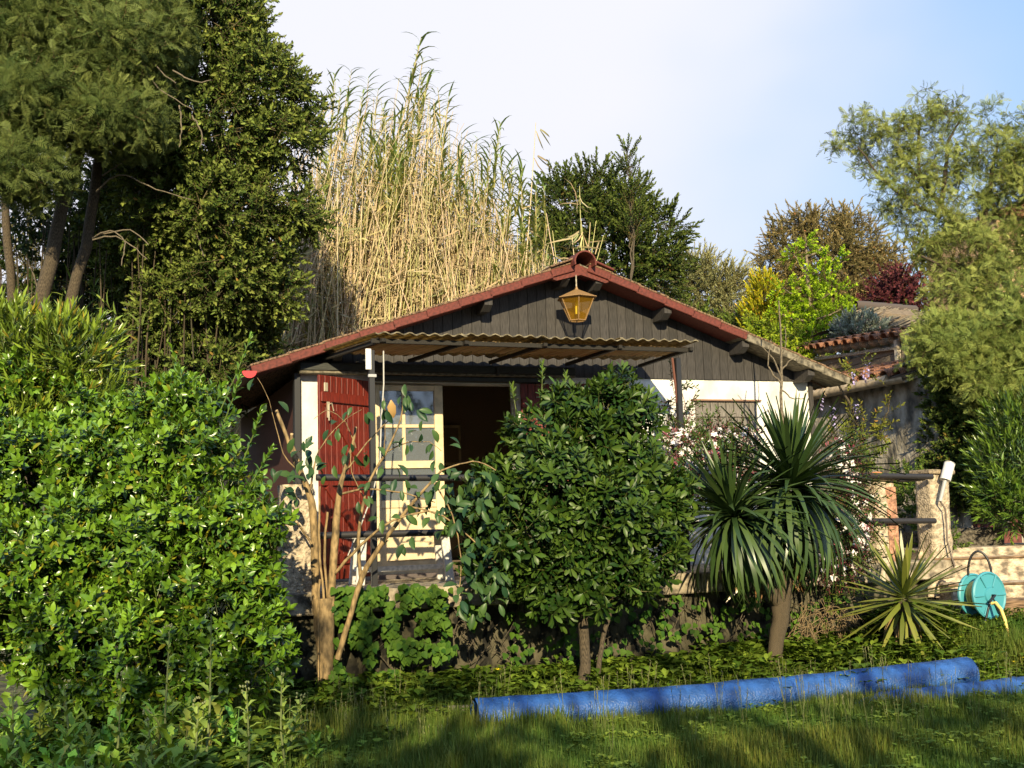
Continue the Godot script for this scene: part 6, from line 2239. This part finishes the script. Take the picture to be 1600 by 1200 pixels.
func make_ground_plants() -> void:
	var mat := leafy("matt_leaf", 0.5, 0.45, 0.2)
	var herb := []
	for k in 4:
		herb.append(lobed(9, 0.16, 0.055, lin(0.075, 0.125, 0.016), lin(0.17, 0.24, 0.03)))
	var t := thing("ground_herbs", "low leafy herbs along the foot of the retaining wall", "herbs")
	t.set_meta("kind", "stuff")
	var where := [[], [], [], []]
	var tint := [[], [], [], []]
	var nz := FastNoiseLite.new()
	nz.seed = 3
	nz.frequency = 0.9
	for k in 4200:
		var u := rf(-0.6, 7.2)
		var w := 1.7 + absf(rng.randfn(0.1, 0.55))
		var p := H(u, 0, w)
		if p.z > -8.6 or nz.get_noise_2d(p.x, p.z) < -0.25:
			continue
		p.y = land(p.x, p.z)
		var s := rf(0.5, 1.35) * (1.3 if u > 3.6 else 1.1)
		if p.x > 4.3 and p.x < 5.7 and p.z < -10.4:
			s *= 0.45      # trodden round the hose reel
		var v := k % 4
		where[v].append(Transform3D(Basis(Vector3.UP, rf(0, TAU)).scaled(Vector3(s, s * rf(0.8, 1.4), s)), p))
		tint[v].append(Color.WHITE * rf(0.7, 1.2))
	# the bank at the right, up to the steps
	for k in 1100:
		var p := Vector3(rf(3.3, 7.0), 0, rf(-12.1, -9.9))
		if p.x > 4.9 and p.z < -11.7:
			continue
		p.y = land(p.x, p.z)
		var s := rf(0.5, 1.1) * (0.45 if p.x > 4.3 and p.x < 5.7 and p.z < -10.4 else 1.0)
		var v := k % 4
		where[v].append(Transform3D(Basis(Vector3.UP, rf(0, TAU)).scaled(Vector3(s, s, s)), p))
		tint[v].append(Color(rf(0.9, 1.3), rf(0.9, 1.25), 0.9))
	for v in 4:
		scatter(t, "herbs", herb[v], mat, where[v], tint[v])
	# a few yellow flowers at the right
	for q in [[1592, 1003, 10.9], [1585, 1035, 10.4], [1598, 1028, 10.5], [778, 1047, 9.2]]:
		var b := MB.new()
		var c := at_pixel(q[0], q[1], q[2])
		var g := Vector3(c.x, land(c.x, c.z), c.z)
		b.tube([g - c, Vector3.ZERO], [0.003, 0.002], 4, lin(0.12, 0.2, 0.03), false)
		for j in 9:
			var a := TAU * j / 9
			b.leaf(Transform3D(grow(Vector3(cos(a), 0.4, sin(a)) + Vector3(0, 0, 0.4)), Vector3.ZERO), 0.026, 0.014, [0.4, 1.0, 0.5], 0.2, 0.1, lin(0.8, 0.62, 0.03))
		var ft := thing("yellow_flower", ["yellow flower at the right edge just below the hose end", "yellow flower in the grass lowest of the right edge ones", "yellow flower at the very edge right of the others", "small yellow flower left of the round bush's trunk"][[1592, 1585, 1598, 778].find(q[0])], "flower", Transform3D(Basis(), c))
		put(ft, "bloom", b, mat)
	# tall grey-green weeds in the left foreground
	var spots := [[265, 985, 6.9, 0.0], [330, 960, 6.8, 0.02], [440, 1050, 7.0, -0.02], [190, 1060, 6.7, 0.03], [385, 1075, 6.6, 0.0], [100, 1070, 6.7, -0.03], [470, 1090, 7.2, 0.05], [310, 1100, 6.4, 0.02], [20, 1085, 6.6, 0.0], [230, 1120, 6.3, -0.02]]
	var names := ["tall weed with seed heads before the hedge, left one of the two tallest", "tall weed with seed heads before the hedge, right one of the two tallest", "grey-green weed just left of the pruned trunk's foot", "weed half a step left of the two tallest weeds", "leafy weed between the tallest pair and the pruned trunk", "weed in the lower left, second from the picture's left edge", "short weed nearest the foot of the pruned tree", "weed at the bottom edge right below the tallest pair", "weed leftmost at the lower left corner of the picture", "lowest weed at the bottom edge, left of the tallest pair"]
	var wl := lin(0.16, 0.235, 0.035)
	var wt := lin(0.29, 0.37, 0.08)
	var tones := unit_leaves([0.3, 0.55, 0.9, 0.6, 1.0, 0.45, 0.0], 0.8, 0.2, wl, wt, 4)
	for k in spots.size():
		var q: Array = spots[k]
		var tip := at_pixel(q[0], q[1], q[2])
		var foot := Vector3(tip.x - q[3] * 2.0, 0, tip.z + 0.02)
		foot.y = land(foot.x, foot.z)
		var wd := thing("tall_weed", names[k], "weed", Transform3D(Basis(), foot))
		var b := MB.new()
		var h := tip - foot
		b.tube([Vector3.ZERO, h * 0.5 + Vector3(rf(-0.03, 0.03), 0, 0), h], [0.009, 0.007, 0.003], 6, lin(0.17, 0.2, 0.08), false)
		put(wd, "stem", b, mat)
		var n := 22
		for j in n:
			var f := 0.12 + 0.86 * j / n
			var a := j * 2.4
			var tilt := lerpf(1.35, 0.5, f)
			var dir := Vector3(sin(tilt) * cos(a), cos(tilt), sin(tilt) * sin(a))
			var s := lerpf(0.17, 0.06, f) * rf(0.8, 1.2)
			put(wd, "leaf", tones[clampi(int(f * 4.0), 0, 3)], mat, Transform3D(grow(dir).scaled_local(Vector3(s * 0.5, s, s)), h * f))
		b = MB.new()
		for j in 7:
			b.lathe(Transform3D(grow(rv() + Vector3(0, 1.5, 0)), h + rv() * 0.03), [Vector2(0.0, 0), Vector2(0.007, 0.006), Vector2(0.004, 0.018), Vector2(0, 0.02)], 6, lin(0.2, 0.22, 0.1))
		tag(put(wd, "flower_heads", b, mat), "", "", "", "stuff")
	# undergrowth of smaller weeds between them
	var weed := []
	for k in 4:
		var b := MB.new()
		b.tube([Vector3.ZERO, Vector3(rf(-0.03, 0.03), 0.4, rf(-0.03, 0.03))], [0.006, 0.003], 4, lin(0.14, 0.17, 0.06), false)
		for j in 16:
			var f := 0.1 + 0.9 * j / 16.0
			var a := j * 2.4
			var tilt := lerpf(1.3, 0.4, f)
			var dir := Vector3(sin(tilt) * cos(a), cos(tilt), sin(tilt) * sin(a))
			b.leaf(Transform3D(grow(dir), Vector3(0, 0.4 * f, 0)), rf(0.07, 0.13), rf(0.035, 0.055), [0.3, 0.6, 0.9, 0.6, 1.0, 0.4, 0.0], 0.7, 0.2, jit(wl.lerp(wt, rng.randf()), 0.15))
		weed.append(b.mesh())
	var u := thing("weed_undergrowth", "mixed leafy weeds growing across the lower left foreground", "weeds")
	u.set_meta("kind", "stuff")
	where = [[], [], [], []]
	tint = [[], [], [], []]
	for k in 560:
		var p := Vector3(rf(-4.2, -1.25), 0, rf(-7.9, -5.6))
		if p.x > -1.9 + (p.z + 7.9) * -0.1 and rng.randf() < 0.6:
			continue
		p.y = land(p.x, p.z)
		var s := rf(0.5, 1.2) * (0.65 if p.x > -1.8 else 1.0)
		var v := k % 4
		where[v].append(Transform3D(Basis(Vector3.UP, rf(0, TAU)) * Basis(Vector3.RIGHT, rf(-0.25, 0.25)).scaled(Vector3(s, s, s)), p))
		tint[v].append(Color(rf(0.7, 1.1), rf(0.8, 1.2), rf(0.6, 1.0)))
	for v in 4:
		scatter(u, "weeds", weed[v], mat, where[v], tint[v])
	where = [[], [], [], []]
	tint = [[], [], [], []]
	for k in 900:
		var p := Vector3(rf(-4.3, -0.9), 0, rf(-8.2, -5.4))
		p.y = land(p.x, p.z)
		var s := rf(0.9, 1.9) * (0.6 if p.x > -1.6 else 1.0)
		var v := k % 4
		where[v].append(Transform3D(Basis(Vector3.UP, rf(0, TAU)).scaled(Vector3(s, s, s)), p))
		tint[v].append(Color.WHITE * rf(0.7, 1.1))
	for v in 4:
		scatter(u, "herbs", herb[v], mat, where[v], tint[v])


func make_lawn() -> void:
	var mat := leafy("grass_blade", 0.55, 0.5, 0.2)
	var tufts := []
	for k in 5:
		var b := MB.new()
		for j in 16:
			var a := rf(0, TAU)
			var tilt := rf(0.05, 0.6)
			var dir := Vector3(sin(tilt) * cos(a), cos(tilt), sin(tilt) * sin(a))
			b.leaf(Transform3D(grow(dir, Vector3(cos(a), 0.2, sin(a))), Vector3(rf(-0.05, 0.05), 0, rf(-0.05, 0.05))), rf(0.07, 0.16), rf(0.004, 0.007), BLADE, rf(0.3, 1.2), 0.1, jit(lin(0.062, 0.112, 0.017).lerp(lin(0.14, 0.185, 0.038), rng.randf()), 0.2))
		tufts.append(b.mesh())
	var clover := []
	for k in 2:
		clover.append(lobed(10, 0.09, 0.028, lin(0.11, 0.165, 0.022), lin(0.19, 0.25, 0.035)))
	var t := thing("lawn_grass", "unmown grass and clover covering the lawn", "grass")
	t.set_meta("kind", "stuff")
	var nz := FastNoiseLite.new()
	nz.seed = 31
	nz.frequency = 0.7
	var where := [[], [], [], [], []]
	var tint := [[], [], [], [], []]
	for k in 26000:
		var p := Vector3(rf(-2.6, 7.0), 0, rf(-11.6, -5.6))
		if p.x > 4.7 and p.z < -11.4:
			continue
		if p.x > 0.2 and p.z < -10.2 + (p.x - 0.2) * -0.25:
			continue
		p.y = land(p.x, p.z)
		var nv := nz.get_noise_2d(p.x, p.z)
		var s := rf(0.7, 1.2) * (1.0 + nv * 0.5) * (1.35 if p.x < 0.3 else 1.0)
		var v := k % 5
		where[v].append(Transform3D(Basis(Vector3.UP, rf(0, TAU)).scaled(Vector3(s * 1.2, s, s * 1.2)), p))
		var g := rf(0.75, 1.15)
		tint[v].append(Color(g * (1.05 + nv * 0.5), g, g))
	for v in 5:
		scatter(t, "grass", tufts[v], mat, where[v], tint[v])
	where = [[], []]
	tint = [[], []]
	for k in 4500:
		var p := Vector3(rf(-2.0, 6.8), 0, rf(-9.9, -6.0))
		p.y = land(p.x, p.z)
		var nv := nz.get_noise_2d(p.x * 2.0 + 40.0, p.z * 2.0)
		if nv < -0.05:
			continue
		var s := rf(0.7, 1.4)
		var v := k % 2
		where[v].append(Transform3D(Basis(Vector3.UP, rf(0, TAU)).scaled(Vector3(s, s, s)), p))
		tint[v].append(Color.WHITE * rf(0.75, 1.15))
	for v in 2:
		scatter(t, "clover", clover[v], mat, where[v], tint[v])
	# taller seeding grass stalks around the blue roll
	var stalk := []
	for k in 2:
		var b := MB.new()
		for j in 3:
			var e := Vector3(rf(-0.09, 0.09), rf(0.3, 0.5), rf(-0.05, 0.05))
			b.tube([Vector3.ZERO, e * 0.6 + Vector3(0, 0.02, 0), e], [0.0022, 0.002, 0.001], 3, lin(0.2, 0.22, 0.08), false)
			for q in 7:
				b.leaf(Transform3D(grow(Vector3(rf(-0.6, 0.6), 1, rf(-0.6, 0.6))), e * (0.8 + 0.03 * q)), 0.025, 0.006, [0.4, 1.0, 0.0], 0.1, 0.0, lin(0.26, 0.25, 0.12))
		stalk.append(b.mesh())
	where = [[], []]
	tint = [[], []]
	for k in 110:
		var p := Vector3(rf(-1.6, 5.0), 0, rf(-9.6, -7.4))
		p.y = land(p.x, p.z)
		var v := k % 2
		where[v].append(Transform3D(Basis(Vector3.UP, rf(0, TAU)).scaled(Vector3.ONE * rf(0.6, 1.0)), p))
		tint[v].append(Color.WHITE * rf(0.8, 1.1))
	for v in 2:
		scatter(t, "seed_stalks", stalk[v], mat, where[v], tint[v])
